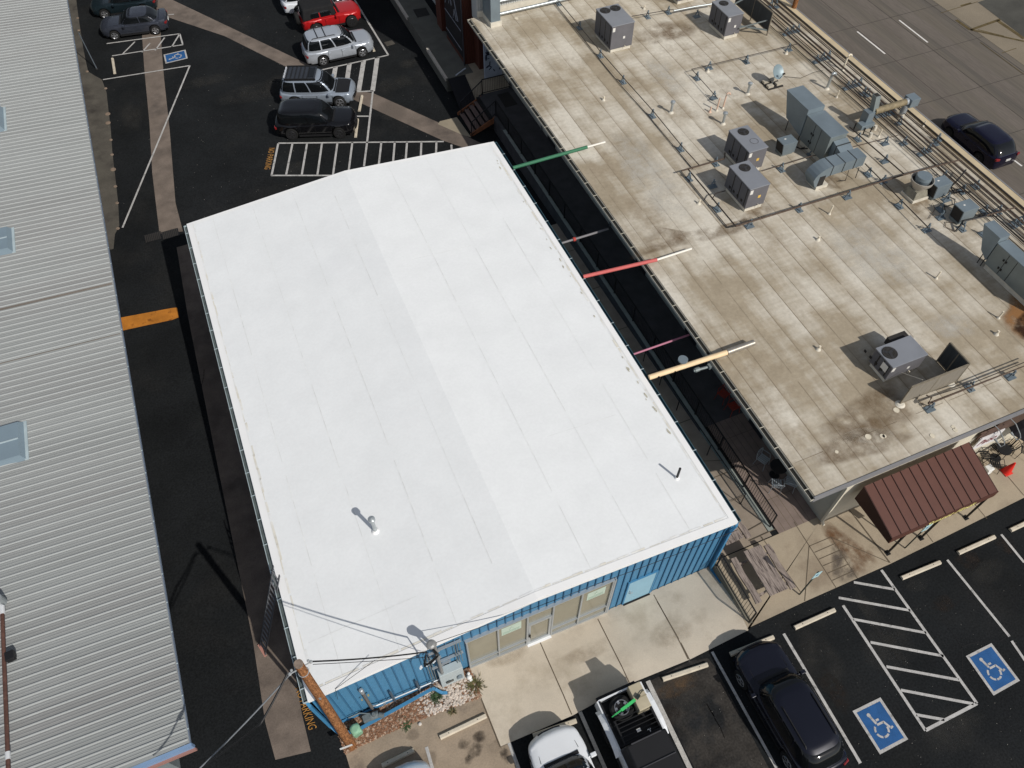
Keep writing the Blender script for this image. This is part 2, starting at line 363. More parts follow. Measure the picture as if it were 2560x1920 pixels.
ljb.build('path_joint',mJoint,lp)
# raised loading walk in front of the tall brown building
rl=M(); rl.box(13.25,15.1,42.6,75,-1.3,0.04)
lw=rl.build('loading_walk',mat('loading_walk',S(98,97,90),0.9,var=0.15,scale=1.3),None); tag(lw,kind='structure')
e=M(); e.box(13.20,13.36,42.65,46.4,-0.15,0.06); e.box(13.2,13.36,50.5,56,-0.15,0.05); e.build('painted_edge',mat('edge_paint',S(190,182,170)),lw)
# white crusher/gravel bed
mGrav=mat('gravel_soil',S(120,88,66),0.95,var=0.35,scale=6,fine=0.3,fscale=40,bump=0.5)
gp=[gg('L5',520,1190),gg('L5',600,1420),gg('L5',860,1290),gg('L5',1300,1100),gg('L5',1600,985),gg('L5',1860,900),gg('L5',1760,655)]
gbed=drape([(p.x,p.y) for p in gp]+[(1.5,7.9),(-3.6,7.9)],4).build('gravel_bed',mGrav); tag(gbed,kind='structure')
def inpoly(x,y,P):
    c=False; n=len(P)
    for i in range(n):
        a,b_=P[i],P[i-1]
        if (a[1]>y)!=(b_[1]>y) and x<(b_[0]-a[0])*(y-a[1])/(b_[1]-a[1])+a[0]: c=not c
    return c
GP=[(p.x,p.y) for p in gp]+[(1.5,7.9),(-3.6,7.9)]
def pebbles(name,material,n,r0,r1,test,label):
    b=M(); k=0; tries=0
    while k<n and tries<n*60:
        tries+=1
        x=random.uniform(-3.9,1.9); y=random.uniform(4.8,8.0)
        if not inpoly(x,y,GP) or not test(x,y): continue
        r=random.uniform(r0,r1); a=random.uniform(0,3.14); ca,sa=math.cos(a),math.sin(a); sx=random.uniform(.7,1.25); h=r*random.uniform(.5,.8)
        ring=lambda f,z:[(x+(ca*math.cos(t)*sx-sa*math.sin(t))*r*f,y+(sa*math.cos(t)*sx+ca*math.sin(t))*r*f,0.015+z) for t in [i*math.pi/3 for i in range(6)]]
        b.loft([ring(0.8,0),ring(1.0,h*.5),ring(0.55,h)]); k+=1
    o=b.build(name,material,None,smooth=50); tag(o,label,'gravel',kind='stuff'); return o
WZ=gg('L5',1540,890)
def white_zone(x,y): 
    return math.hypot((x-WZ.x)/.95,(y-WZ.y)/.62)
mPebR=mat('brown_pebble',S(126,92,70),0.9,var=0.45,scale=14,detail=2,col2=S(172,150,130),c2=(0.5,0.6),s2=12)
mPebW=mat('white_pebble',S(196,184,172),0.9,var=0.25,scale=14,detail=2,col2=S(150,140,132),c2=(0.5,0.65),s2=10)
pebbles('river_gravel',mPebR,5200,0.022,0.045,lambda x,y:white_zone(x,y)+random.uniform(-.35,.35)>0.85,'reddish brown river gravel covering the bed under the blue wall')
pebbles('white_stones',mPebW,520,0.035,0.062,lambda x,y:white_zone(x,y)+random.uniform(-.25,.25)<1.0,'larger pale stones heaped in the brown gravel beside the downspout')
# ---------------- street
st=M(); st.poly([(34.4,-80,-1.49),(50.6,-80,-1.49),(50.6,200,-1.49),(34.4,200,-1.49)]); street=st.build('road',mStreet); tag(street,kind='structure')
st=M(); st.poly([(50.6,-80,-1.48),(75,-80,-1.48),(75,200,-1.48),(50.6,200,-1.48)]); drv=st.build('far_pavement',mDrive); tag(drv,kind='structure')
st=M(); st.prism([(33.2,-80),(34.4,-80),(34.4,200),(33.2,200)],-1.8,-1.38); kb=st.build('street_kerb',mWalk); tag(kb,kind='structure')
sj=M()
X=lambda k,u,v:g(k,u,v,-1.5)
def sline(b,p,q,w,z=-1.486):
    joint(b,p,q,w,z)
xj1=X('N8',620,0).x; xj2=X('N8',1950,30).x; xj3=X('N5',960,205).x
for xx,ww_ in ((xj1,0.06),((X('N5',295,330).x-0.25),0.06),(xj3,0.06)): sline(sj,(xx,-60),(xx,150),ww_)
for yy in range(-3,24): sline(sj,(34.4,yy*4.6+2.5),(50.6,yy*4.6+2.5),0.05)
sj.build('road_joint',mat('tar_joint',S(72,67,62),0.9,var=0.3,scale=2),street)
# tyre-darkened lanes
ld=M()
for p,q in [(('K5',1187,195),('K5',1358,332)),(('K5',1445,125),('K5',1620,262)),(('N8',1945,1160),('N8',2165,1325))]:
    sline(ld,X(*p),X(*q),0.12,-1.482)
dx=X('N5',80,830).x; a0=X('N5',295,315)
ld2=M()
ld.build('lane_dash',mat('lane_paint',S(214,210,205),0.85,var=0.1,scale=4),street)
dk=M()
for xx in (39.0,41.2,43.4,45.6,47.6): dk.poly([(xx-.55,-60,-1.4875),(xx+.55,-60,-1.4875),(xx+.55,150,-1.4875),(xx-.55,150,-1.4875)])
dk.build('tyre_wear',mat('tyre_wear',S(101,94,87),0.92,var=0.14,scale=0.6,fine=0.12,fscale=12,stretch=(1,0.1,1)),street)
lot=M(); lot.poly([X('N5',*q)+Vector((0,0,0.03)) for q in [(1500,40),(2212,580),(2400,700),(2600,-100),(1680,-20)]])
lot.build('far_asphalt',mat('far_asphalt',S(74,73,68),0.95,var=0.2,scale=1,fine=0.2),drv)
cr=M(); 
for p,q,w_ in [((930,205),(1500,30),.06),((1390,465),(1850,300),.22),((1390,460),(2212,640),.2),((1170,310),(1385,460),.25),((1500,460),(1900,560),.1),((1540,655),(2212,1150),.06),((1870,820),(2090,745),.06),((1800,320),(2212,600),.3),((1240,95),(1400,50),.18)]:
    sline(cr,X('N5',*p),X('N5',*q),w_,-1.474)
cr.build('pavement_crack',mat('weedy_crack',S(88,76,50),0.95,var=0.35,scale=5),drv)
# ---------------- painted markings
mk=M()
def ln(k,a,c,w=0.1,b=None,layer=5): stripe(b if b is not None else mk,gg(k,*a),gg(k,*c),w,layer)
# front
for a,c,w_ in [((550,510),(1080,1405),.11),((960,315),(1530,1180),.11),((1225,70),(1885,992),.11),((1530,1178),(1885,992),.11),((1035,155),(1320,205),.1),((930,262),(1425,350),.1),((1030,410),(1535,505),.1),((1150,570),(1655,665),.1),((1260,738),(1760,830),.1),((1360,900),(1860,995),.1),((1465,1070),(1660,1105),.1),((1680,0),(2110,530),.1),((2125,560),(2230,715),.1),((55,635),(500,1438),.1)]:
    ln('L3',a,c,w_)
ln('L1',(2000,1240),(2212,1500),.1); ln('L4',(230,1130),(330,1400),.12); ln('L5',(1350,1355),(1430,1640),.11)
mk.build('parking_line',mWhiteP,ground)
mk=M()
ln('L4',(790,885),(1010,1380),.13,mk); ln('L4',(1325,640),(1700,1420),.17,mk)
mk.build('faded_parking_line',mGreyP,ground)
# rear
mk=M(); C=('K1',)
for a,c in [((185,303),(690,235)),((222,388),(715,310)),((690,235),(710,305)),((380,290),(295,375)),((485,300),(430,362)),((585,262),(520,350)),((690,235),(635,325)),((160,552),(760,455)),((760,455),(295,1575)),((610,103),(650,100))]: ln('K1',a,c,.1,mk)
for a,c in [((905,0),(1172,437)),((1172,437),(640,555)),((1050,722),(1005,1120)),((1005,1120),(980,1315)),((925,727),(1052,720)),((905,920),(1020,920)),((303,1133),(1610,1120)),((245,1388),(760,1388)),((303,1135),(250,1388)),((415,1135),(365,1385)),((530,1135),(488,1385)),((648,1135),(612,1383)),((770,1130),(735,1385)),((888,1125),(858,1360)),((1117,1125),(1095,1320)),((1223,1122),(1208,1300)),((1320,1122),(1308,1280)),((1433,1122),(1428,1260)),((1552,1122),(1548,1240)),((1670,1145),(1674,1200))]: ln('K3',a,c,.12,mk)
for a,c in [((755,530),(735,650)),((865,505),(840,680)),((978,482),(938,722)),((1085,455),(1048,722))]: ln('K3',a,c,.3,mk)
mk.build('rear_parking_line',mWhiteP,ground)
# accessible bay symbols
def bil(c,u,v):
    tl,tr,br,bl=c; a=tl.lerp(tr,u); b=bl.lerp(br,u); return b.lerp(a,v)
def access(corners,faded=False):
    c=corners; w_=M(); drape([tuple(bil(c,u,v)[:2]) for u,v in [(0,0),(1,0),(1,1),(0,1)]],5,w_)
    base=w_.build('symbol_border',mWhiteP,ground)
    q=M(); m_=0.085; drape([tuple(bil(c,u,v)[:2]) for u,v in [(m_,m_*.8),(1-m_,m_*.8),(1-m_,1-m_*.8),(m_,1-m_*.8)]],6,q); q.build('symbol_panel',mBlueP,base)
    s_=M()
    def pl(pts): drape([tuple(bil(c,u,v)[:2]) for u,v in pts],7,s_)
    asp=1.28
    def seg(p,q,t):
        p=Vector((p[0],p[1]*asp));q=Vector((q[0],q[1]*asp)); d=(q-p).normalized(); n=Vector((-d.y,d.x))*t/2
        pl([((x).x,(x).y/asp) for x in (p+n,q+n,q-n,p-n)])
    pl([(0.36+.058*math.cos(t),0.78+.046*math.sin(t)) for t in [i*math.pi/5 for i in range(10)]])
    seg((.37,.74),(.42,.56),.07); seg((.46,.62),(.56,.62),.06); seg((.42,.53),(.64,.53),.06); seg((.64,.54),(.74,.36),.06); seg((.73,.35),(.82,.37),.055)
    for a0,a1 in ((130,175),(190,245),(255,305),(318,365)):
        for t in range(a0,a1,9):
            t2=min(t+9,a1); P=lambda r,tt:(.46+r*math.cos(R_(tt)),.40+r*math.sin(R_(tt))/asp)
            pl([P(.225,t),P(.225,t2),P(.165,t2),P(.165,t)])
    s_.build('wheelchair_symbol',mWhiteP,base)
def cor(k,L): return [gg(k,*p) for p in L]
access(cor('L3',[(1025,1045),(1218,950),(1410,1240),(1215,1345)]))
access(cor('L3',[(1808,665),(1985,575),(2182,835),(2000,938)]))
access(cor('K1',[(592,442),(578,380),(730,345),(745,405)]))
def ground_text(txt,corners,material,sx=1):
    b=M()
    for p in text_mesh(txt,bold=-0.005):
        pts=[bil(corners,u,v) for u,v in p]
        b.poly([(q.x,q.y,gz(q.x,q.y)+0.03) for q in pts])
    return b.build('painted_text',material,ground)
# NO PARKING, reading down the image; corners in the text's own frame (top-left, top-right, bottom-right, bottom-left)
F_=lambda x,y:gg('F',x,y)
ground_text('NO PARKING',[F_(688,371),F_(676,424),F_(661,424),F_(673,371)],mYelP)
ground_text('NO PARKING',[F_(758,1716),F_(793,1820),F_(772,1826),F_(738,1722)],mYelP)
ob=sheet('orange_marking',mOraP,[gg('M7',110,268),gg('M7',500,195),gg('M7',535,192),gg('M7',545,260),gg('M7',500,278),gg('M7',300,320),gg('M7',120,360)],5,ground)
gr=M()
for i,(a,c) in enumerate([((330,1640),(420,1620))]): pass
# grates in the pan
for cx,lab in ((gg('K1',505,1640),'left iron storm grate at the end of the brown concrete pan'),(gg('K1',625,1618),'right iron storm grate close to the corner of the white roof')):
    t=thing('storm_grate',lab,'grate',(cx.x,cx.y,cx.z),0,'storm grates in the drainage pan')
    b=M(); b.box(-.45,.45,-.32,.32,0.005,0.02); b.build('frame',BLK,t)
    b=M()
    for i in range(9): b.box(-.4+i*.093,-.36+i*.093,-.29,.29,0.02,0.035)
    b.build('bars',mat('iron_bar',(0.05,0.045,0.04),0.8),t)
# kerb stops
def wheel_stop(k,a,c,label,L=None,grp='concrete wheel stops'):
    p=gg(k,*a); q=gg(k,*c); d=(q-p); Lm=L or d.length; mid=(p+q)/2; rz=math.atan2(d.y,d.x)
    t=thing('wheel_stop',label,'wheel stop',(mid.x,mid.y,gz(mid.x,mid.y)),rz,grp)
    b=M(); h=Lm/2; pr=[(-.085,0),(.085,0),(.085,.06),(.055,.12),(-.055,.12),(-.085,.06)]
    b.loft([[(-h,y,z) for y,z in pr],[(h,y,z) for y,z in pr]]); b.build('body',mStop,t,bevel=.008)
    b=M()
    for s in (-1,1): b.disc((s*h*.62,0,.119),.018,8,h=.004)
    b.build('pin',BLK,t)
for k,a,c,l,L in [('L3',(622,472),(900,347),'concrete wheel stop at the head of the bay left of the striped aisle',None),
 ('L3',(1362,128),(1628,18),'concrete wheel stop right of the striped aisle, before the rusty stain',None),
 ('L1',(1600,1415),(1935,1265),'concrete wheel stop in front of the brown canopy posts',None),
 ('L1',(2080,1205),(2400,1055),'rightmost front wheel stop, cut by the right edge of the photo',None),
 ('L3',(180,655),(478,535),'wheel stop mostly hidden under the black pickup nose',None),
 ('L4',(1440,630),(1795,512),'concrete wheel stop in the empty stained bay between white pickup and black vehicle',None),
 ('L5',(1475,1270),(1900,1068),'concrete wheel stop in the oil stained bay by the gravel',None),
 ('O6',(880,880),(1400,625),'wheel stop half shaded by the silver car at the bottom edge',None),
 ('L4',(420,1075),(760,955),'wheel stop under the nose of the white SUV',None),
 ('K3',(965,762),(942,882),'rear wheel stop in front of the silver roof rack SUV',None),
 ('K3',(930,948),(913,1088),'rear wheel stop in front of the black SUV',None),
 ('K1',(226,410),(242,512),'lone wheel stop in the rear accessible bay',None),
 ('K3',(1005,290),(1068,425),'rear wheel stop at the bumper of the silver minivan like SUV',1.7),
 ('K1',(150,130),(190,275),'rear wheel stop under the nose of the dark grey sedan',1.7),
 ('K1',(118,20),(160,138),'rear wheel stop under the nose of the dark green car',1.7)]:
    wheel_stop(k,a,c,l,L)
# old pier stubs along the grey building apron
for i,(u,v) in enumerate([(122,125),(130,210),(188,495),(316,612),(330,788),(332,850),(352,968),(360,1070),(368,1172),(383,1290),(395,1404),(400,1580)]):
    p=gg('M6',u,v); b=M(); r=.16 if i in(4,5,8) else .1; b.cyl((p.x,p.y,p.z),(p.x,p.y,p.z+.03),r,r*.9,12)
    b.build('pier_stub',mat('stub',S(128,112,98),0.9,var=0.3,scale=6),ground)
pp=M(); drape([tuple(gg('N1',*q)[:2]) for q in [(0,690),(130,655),(185,715),(50,755)]],2,pp); pp.build('asphalt_patch',mDirt,ground)

ck=M()
random.seed(11)
for k,pts in [('K1',[(640,560),(760,520),(900,470),(1060,420)]),('K1',[(700,860),(900,760),(1100,690),(1290,650)]),('K1',[(340,640),(380,700),(420,820),(415,930)]),('K1',[(850,1330),(870,1420),(880,1520)]),('K1',[(640,920),(1020,770),(1210,790)]),('M7',[(330,520),(400,640),(560,600)]),('M7',[(560,870),(700,780),(720,620)]),('L7',[(1380,220),(1700,60),(1900,360)]),('L7',[(1600,1000),(1750,1040),(2000,1010)]),('L3',[(1640,340),(1750,290),(1870,235)]),('L3',[(1510,350),(1640,390),(1780,600),(1790,760)]),('L3',[(1780,600),(2100,540)]),('L4',[(1790,820),(1850,930),(1930,1080)])]:
    P=[gg(k,*q) for q in pts]
    for p,q in zip(P,P[1:]):
        n=max(2,int((q-p).length/.35)); prev=Vector((p.x,p.y))
        for i in range(1,n+1):
            t=p.lerp(q,i/n); cur=Vector((t.x+random.uniform(-.06,.06),t.y+random.uniform(-.06,.06))); stripe(ck,prev,cur,random.uniform(.015,.04),1); prev=cur
ck.build('crack_line',mat('crack_filler',(0.006,0.006,0.007),.8,var=.2),ground)
lt=M()
for _ in range(260):
    p=gg('F',random.choice((random.uniform(250,1200),random.uniform(400,1100))),random.uniform(0,560)); r=random.uniform(.008,.022)
    if p.x<14 and p.y>31: drape([(p.x+r*math.cos(t)*random.uniform(.6,1.3),p.y+r*math.sin(t)) for t in (0,1.5,3,4.6)],4,lt)
for _ in range(160):
    p=gg('F',random.uniform(1700,2560),random.uniform(1450,1920)); r=random.uniform(.006,.013)
    if p.y<5.2: drape([(p.x+r*math.cos(t),p.y+r*math.sin(t)) for t in (0,1.5,3,4.6)],4,lt)
o=lt.build('litter_specks',mat('speck',S(150,146,138),.9),None); tag(o,'pale scattered specks of grit and litter on the asphalt','litter',kind='stuff')
random.seed(5)

# worn bay and soft stains
wb_=sheet('worn_bay',mat('worn_bay_asphalt',S(56,53,50),.93,var=.3,scale=1.4,fine=.3,fscale=14,col2=S(34,35,36),c2=(.45,.6),s2=.8,spec=.15),[gg('L4',1345,640),gg('L4',1660,480),gg('L4',1800,460),gg('L4',1850,520),gg('L4',2330,1420),gg('L4',1740,1420)],1)
def ell(k,u,v,rx,ry,n=10,rot=0):
    c=gg(k,u,v); return [(c.x+rx*math.cos(t)*random.uniform(.75,1.2)*math.cos(rot)-ry*math.sin(t)*math.sin(rot),c.y+rx*math.cos(t)*math.sin(rot)+ry*math.sin(t)*random.uniform(.75,1.2)) for t in [i*6.283/n for i in range(n)]]
brn=soft_mat('oil_brown',S(96,78,60),.7,2.4); drk=soft_mat('oil_dark',S(52,46,42),.7,2.6); pal=soft_mat('pale_wear',S(76,74,70),.34,1.3,.3,.75); dst=soft_mat('dust_wear',S(96,86,76),.4,1.2)
def st_(m_,pts): 
    return soft_patch('surface_stain',m_,pts,0,ground,lambda x,y:gz(x,y)+.009)
st_(brn,ell('L4',1560,690,.9,.35)); st_(pal,ell('L4',1640,790,.7,.5)); st_(drk,ell('L4',1500,900,.4,.5))
for u,v,rx,ry in ((1790,1380,.35,.28),(1700,1330,.28,.2),(1740,1470,.2,.16),(2080,1430,.22,.3),(1840,1260,.3,.2)): st_(drk,ell('L5',u,v,rx,ry))
for u,v,rx,ry in ((1230,1240,.3,.2),(2000,1340,.4,.25),(1350,1480,.5,.4)): st_(dst,ell('L5',u,v,rx,ry))
for k,u,v,rx,ry in (('K3',1230,650,1.4,1.0),('K3',1180,880,1.0,1.3),('K3',1330,500,.9,.6),('K1',1200,640,2.5,1.2),('K1',1500,1160,1.0,.6),('K1',880,560,2.2,.7),('L3',1190,420,.35,2.2),('L3',1480,170,.6,.3),('L3',1960,80,1.0,.5),('L3',800,700,.9,1.4),('L3',1300,620,1.2,1.0),('L3',1700,1200,1.5,.8),('K3',300,700,1.2,1.5),('K1',360,800,.8,1.8)): st_(pal,ell(k,u,v,rx,ry))
for k,u,v,rx,ry in (('K3',420,960,.8,.6),('K3',700,900,.7,.5),('L1',1700,1480,.6,.5),('L1',2050,1330,.5,.4),('L3',900,900,.5,.9),('L3',1650,300,.5,.4)): st_(drk,ell(k,u,v,rx,ry))
for u,v,rx,ry in ((200,430,1.0,.5),(820,420,1.2,.4),(1500,250,1.0,.6)): soft_patch('surface_stain',soft_mat('slab_soft',S(172,158,138),.45,1.2),[(p[0],p[1]) for p in ell('L4',u,v,rx,ry)],0,slab,lambda x,y:slabz(x,y)+.008)
# ================================================================== buildings
mMemb=mat('white_membrane',(0.755,0.77,0.77),0.8,var=0.03,scale=0.8,fine=0.02,fscale=9,col2=(0.73,0.745,0.75),c2=(0.5,0.8),s2=0.35)
mFlash=mat('white_flashing',(0.80,0.80,0.79),0.6,var=0.02)
mSeam=mat('membrane_seam',(0.70,0.71,0.70),0.8,var=0.15,scale=3)
mGrime=mat('grime',S(214,210,198),0.9,var=0.08,scale=2.5,col2=(0.76,0.77,0.77),c2=(0.42,0.62),s2=1.2)
mBlue=mat('blue_siding',S(72,124,158),0.55,var=0.07,scale=0.8,fine=0.08,fscale=25,stretch=(1,1,0.25))
mBlueT=mat('blue_trim',S(66,126,165),0.5,var=0.06,scale=2)
mTeal=mat('teal_gutter',S(62,92,104),0.5,var=0.12,scale=2)
mPaleG=mat('pale_gutter',S(168,182,186),0.5,var=0.1,scale=2)
mAlu=mat('aluminium',S(176,182,186),0.35,0.5,var=0.05)
mGlass=mat('shop_glass',(0.055,0.06,0.045),0.06,var=0.1,spec=0.9,coat=0.6)
mGlassT=mat('reflect_mottle_glass',S(138,134,116,.85),0.22,var=0.08,scale=1.2,spec=0.8)  # beige pane colour, mottled to stand in for reflections
B=thing('metal_building','low blue metal building under the large white membrane roof','building',(4.1,7.97,0))
def LY(b,prof,y0,y1): b.loft([[(x,y0,z) for x,z in prof],[(x,y1,z) for x,z in prof]])
b=M(); LY(b,[(-3.55,-1.3),(11.78,-1.3),(11.78,3.66),(4.1,4.27),(-3.55,3.66)],7.97,30.85); b.build('wall',mBlue,B,True)
b=M(); LY(b,[(-3.66,3.68),(4.1,4.29),(11.88,3.68),(11.88,3.80),(4.1,4.42),(-3.66,3.80)],7.88,30.95); roof=b.build('roof',mMemb,B,True)
rz_=lambda x:3.80+0.62*(1-abs(x-4.1)/7.77)
b=M()
for x0,x1 in ((-3.67,-3.42),(11.64,11.89)):
    b.poly([(x0,7.87,rz_(x0)+.012),(x1,7.87,rz_(x1)+.012),(x1,30.96,rz_(x1)+.012),(x0,30.96,rz_(x0)+.012)])
for y0,y1 in ((7.87,8.12),(30.78,30.96)):
    for x0,x1 in ((-3.42,4.1),(4.1,11.64)): b.poly([(x0,y0,rz_(x0)+.014),(x1,y0,rz_(x1)+.014),(x1,y1,rz_(x1)+.014),(x0,y1,rz_(x0)+.014)])
LY(b,[(-3.67,3.62),(4.1,4.23),(11.89,3.62),(11.89,3.81),(4.1,4.43),(-3.67,3.81)],7.865,7.878)
b.build('edge_flashing',mFlash,roof,True)
b=M()
for x,ya,yb in ((-2.45,8.2,30.7),(-.55,8.2,30.7),(1.4,8.2,30.7),(3.2,9.6,29.5),(6.2,8.2,30.7),(8.15,8.2,30.7),(10.1,8.2,30.7)):
    y=ya
    while y<yb:
        L=min(random.uniform(2,5),yb-y)
        w_=random.choice((.006,.009,.013)); b.poly([(x-w_,y,rz_(x-w_)+.006),(x+w_,y,rz_(x+w_)+.006),(x+w_,y+L,rz_(x+w_)+.006),(x-w_,y+L,rz_(x-w_)+.006)]); y+=L+random.uniform(0,.8)
for y,xs_ in ((13.5,((7,9.9),)),(9.6,((-3.2,0.5),)),(24.1,((5.2,8.1),))):
    for x0,x1 in xs_: b.poly([(x0,y,rz_(x0)+.006),(x1,y,rz_(x1)+.006),(x1,y+.014,rz_(x1)+.006),(x0,y+.014,rz_(x0)+.006)])
b.build('seam',mSeam,roof,True)
# weathering line along the inner edge of the flashing
b=M()
def band(xa,wd):
    y=8.2; 
    while y<30.6:
        L=random.uniform(.25,.7); a=xa+random.uniform(-.015,.015); c=a+wd*random.uniform(.25,1.2)*(1 if xa<4 else -1)
        x0,x1=min(a,c),max(a,c); b.poly([(x0,y,rz_(x0)+.008),(x1,y,rz_(x1)+.008),(x1,y+L,rz_(x1)+.008),(x0,y+L,rz_(x0)+.008)]); y+=L*random.uniform(.9,1.25)
band(-3.40,.07); band(11.62,.09)
x=-3.4
while x<11.6:
    L=random.uniform(.2,.6); h=random.uniform(.02,.08); x1=min(x+L,11.6)
    if not(x<4.1<x1): b.poly([(x,8.14,rz_(x)+.008),(x1,8.14,rz_(x1)+.008),(x1,8.14+h,rz_(x1)+.008),(x,8.14+h,rz_(x)+.008)])
    x+=L*random.uniform(.9,1.4)
b.build('edge_grime',mGrime,roof,True)
b=M()
for _ in range(26):
    y=random.choice((random.uniform(12,16),random.uniform(20,30),random.uniform(9,30))); r=random.uniform(.02,.09); x=11.5-random.uniform(0,.12)
    n=7; b.poly([(x+r*.5*math.cos(t)*random.uniform(.5,1.2),y+r*1.6*math.sin(t)*random.uniform(.6,1.2),rz_(x)+.016) for t in [i*6.283/n for i in range(n)]])
b.build('leaf_litter',mat('litter',S(184,180,164),0.95,var=0.3,scale=8),roof,True)
# gutters
def gutter(x0,x1,y0,y1,z,material,inner,parent,stepy=1.05,strapm=None,name='gutter',sw=.03):
    b=M(); w=.018; xa,xb=min(x0,x1),max(x0,x1)
    b.box(xa,xa+w,y0,y1,z-.13,z); b.box(xb-w,xb,y0,y1,z-.13,z); b.box(xa+w,xb-w,y0,y1,z-.13,z-.115); b.box(xa,xb,y0-.01,y0,z-.13,z); b.box(xa,xb,y1,y1+.01,z-.13,z)
    o=b.build(name,material,parent,True)
    b=M(); b.box(xa+w+.002,xb-w-.002,y0+.01,y1-.01,z-.112,z-.07 if inner is not material else z-.1); b.build('gutter_bed',inner,o,True)
    b=M(); y=y0+.4
    while y<y1-.2: b.box(xa-.008,xb+.02,y,y+sw,z+.002,z+.012); y+=stepy*random.uniform(.97,1.03)
    b.build('strap',strapm or material,o,True)
    return o
gutter(-3.83,-3.675,7.9,30.95,3.74,mPaleG,mat('gutter_dark',(0.09,0.11,0.11),0.8,var=0.3,scale=3),B)
gutter(11.895,12.05,7.9,30.95,3.74,mTeal,mTeal,B,1.35,mPaleG)
# ribs of the blue siding
b=M(); x=-3.4
holes=[(1.5,7.12,-.6,3.08),(7.86,8.98,-.6,1.86)]
while x<11.7:
    top=3.62+0.61*(1-abs(x-4.1)/7.66); segs=[(-.5 if x>-.8 else 0.0,top)]
    for h in holes:
        if h[0]-.03<x<h[1]+.03: segs=[(h[3]+.02,top)]
    for z0,z1 in segs: b.box(x-.02,x+.02,7.925,7.975,z0,z1-.02)
    x+=.3048
b.build('siding_rib',mat('blue_rib_shaded',S(56,104,138),0.55,var=0.08),B,True)  # rib blue darker than the wall: shadow lines put into the colour
b=M(); LY(b,[(-3.58,3.5),(4.1,4.11),(11.8,3.5),(11.8,3.64),(4.1,4.25),(-3.58,3.64)],7.90,7.96)
b.box(-3.6,-3.5,7.9,7.97,-.1,3.5); b.box(11.72,11.82,7.9,7.97,-.6,3.5)
for h in holes[1:]:
    b.box(h[0]-.06,h[0],7.9,7.96,-.5,h[3]+.06); b.box(h[1],h[1]+.06,7.9,7.96,-.5,h[3]+.06); b.box(h[0],h[1],7.9,7.96,h[3],h[3]+.06)
b.build('corner_trim',mBlueT,B,True)
# storefront
zb=lambda x:slabz(x,7.9)
sf=M(); F0=7.86
xs=[1.55,2.68,3.78,4.76,5.86,7.06]; top=3.03
for i,x in enumerate(xs):
    sf.box(x-.03,x+.03,F0,7.965,zb(x)-.05,top)
sf.box(1.5,7.11,F0-.01,7.965,top,top+.06); sf.box(7.09,7.16,F0-.01,7.965,-.5,top+.06)
for i in range(5):
    a,c=xs[i]+.03,xs[i+1]-.03
    if i==2: continue
    sf.box(a,c,F0,7.965,zb(a)-.05,zb(a)+.12); sf.box(a,c,F0,7.965,.47,.53)
sf.box(xs[2]+.03,xs[3]-.03,F0,7.965,2.02,2.09)
frame=sf.build('storefront_frame',mAlu,B,True)
for i in range(5):
    a,c=xs[i]+.03,xs[i+1]-.03
    if i==2: pn=[(2.09,top)]
    else: pn=[(.53,top),(zb(a)+.12,.47)]
    for z0,z1 in pn:
        q=M(); q.box(a,c,7.93,7.96,z0,z1); q.build('window_pane',mGlassT,frame,True)
q=M(); a,c=xs[2]+.04,xs[3]-.04; z0,z1=zb(a)+.02,2.01
q.box(a,a+.09,F0+.01,7.96,z0,z1); q.box(c-.09,c,F0+.01,7.96,z0,z1); q.box(a+.09,c-.09,F0+.01,7.96,z0,z0+.22); q.box(a+.09,c-.09,F0+.01,7.96,z1-.09,z1)
door=q.build('door',mAlu,B,True)
q=M(); q.box(a+.09,c-.09,7.92,7.95,z0+.22,z1-.09); q.build('door_glass',mGlassT,door,True)
q=M(); q.tube([(a+.05,F0,1.15),(a+.05,F0-.07,1.15),(a+.05,F0-.07,.85),(a+.05,F0,.85)],.014); q.box(a+.02,a+.085,F0-.01,F0+.01,.75,.98); q.build('door_handle',BLK,door,True)
q=M(); q.box(a-.03,c+.03,F0-.08,F0+.01,zb(a)-.03,zb(a)+.02); q.build('threshold',mFlash,door,True)
q=M(); q.box(7.86,8.98,7.915,7.955,zb(8)+.03,1.83); d2=q.build('door',mat('pale_blue_door',S(134,172,190),0.5,var=0.04),B,True); tag(d2,'pale blue solid steel door')
q=M(); q.cyl((7.98,7.91,.82),(7.98,7.85,.82),.03,.03,10); q.box(7.98,8.1,7.85,7.87,.8,.83); q.cyl((7.98,7.91,.95),(7.98,7.88,.95),.025,.025,10); q.build('door_handle',mAlu,d2,True)
q=M(); q.box(7.84,9.0,7.84,7.965,zb(8)-.1,zb(8)+.03); q.build('threshold',BLK,d2,True)
# papers taped inside the glass
mPaper=mat('paper',S(176,190,176),0.9,var=0.06,scale=6); mInk=mat('green_ink',S(112,140,122),0.9)
for (x0,x1,z0,z1,lab) in ((2.82,3.56,2.0,2.72,'pale green printed notice taped in the window left of the glass door'),(6.1,6.82,1.93,2.62,'pale green printed notice taped in the rightmost shop window')):
    q=M(); q.box(x0,x1,7.922,7.928,z0,z1); p=q.build('window_notice',mPaper); tag(p,lab,'notice','notices in the shop windows')
    q=M(); 
    q.bar(((x0+x1)/2-.08,7.921,z0+.34),((x0+x1)/2,7.921,z0+.56),.012,.002); q.bar(((x0+x1)/2+.08,7.921,z0+.34),((x0+x1)/2,7.921,z0+.56),.012,.002)
    for r_,zz in ((11,z0+.07),(14,z0+.19)):
        for i in range(r_):
            xx=x0+.06+i*(x1-x0-.12)/r_; q.box(xx,xx+.028,7.9195,7.9215,zz,zz+.055)
    q.build('printing',mInk,p)
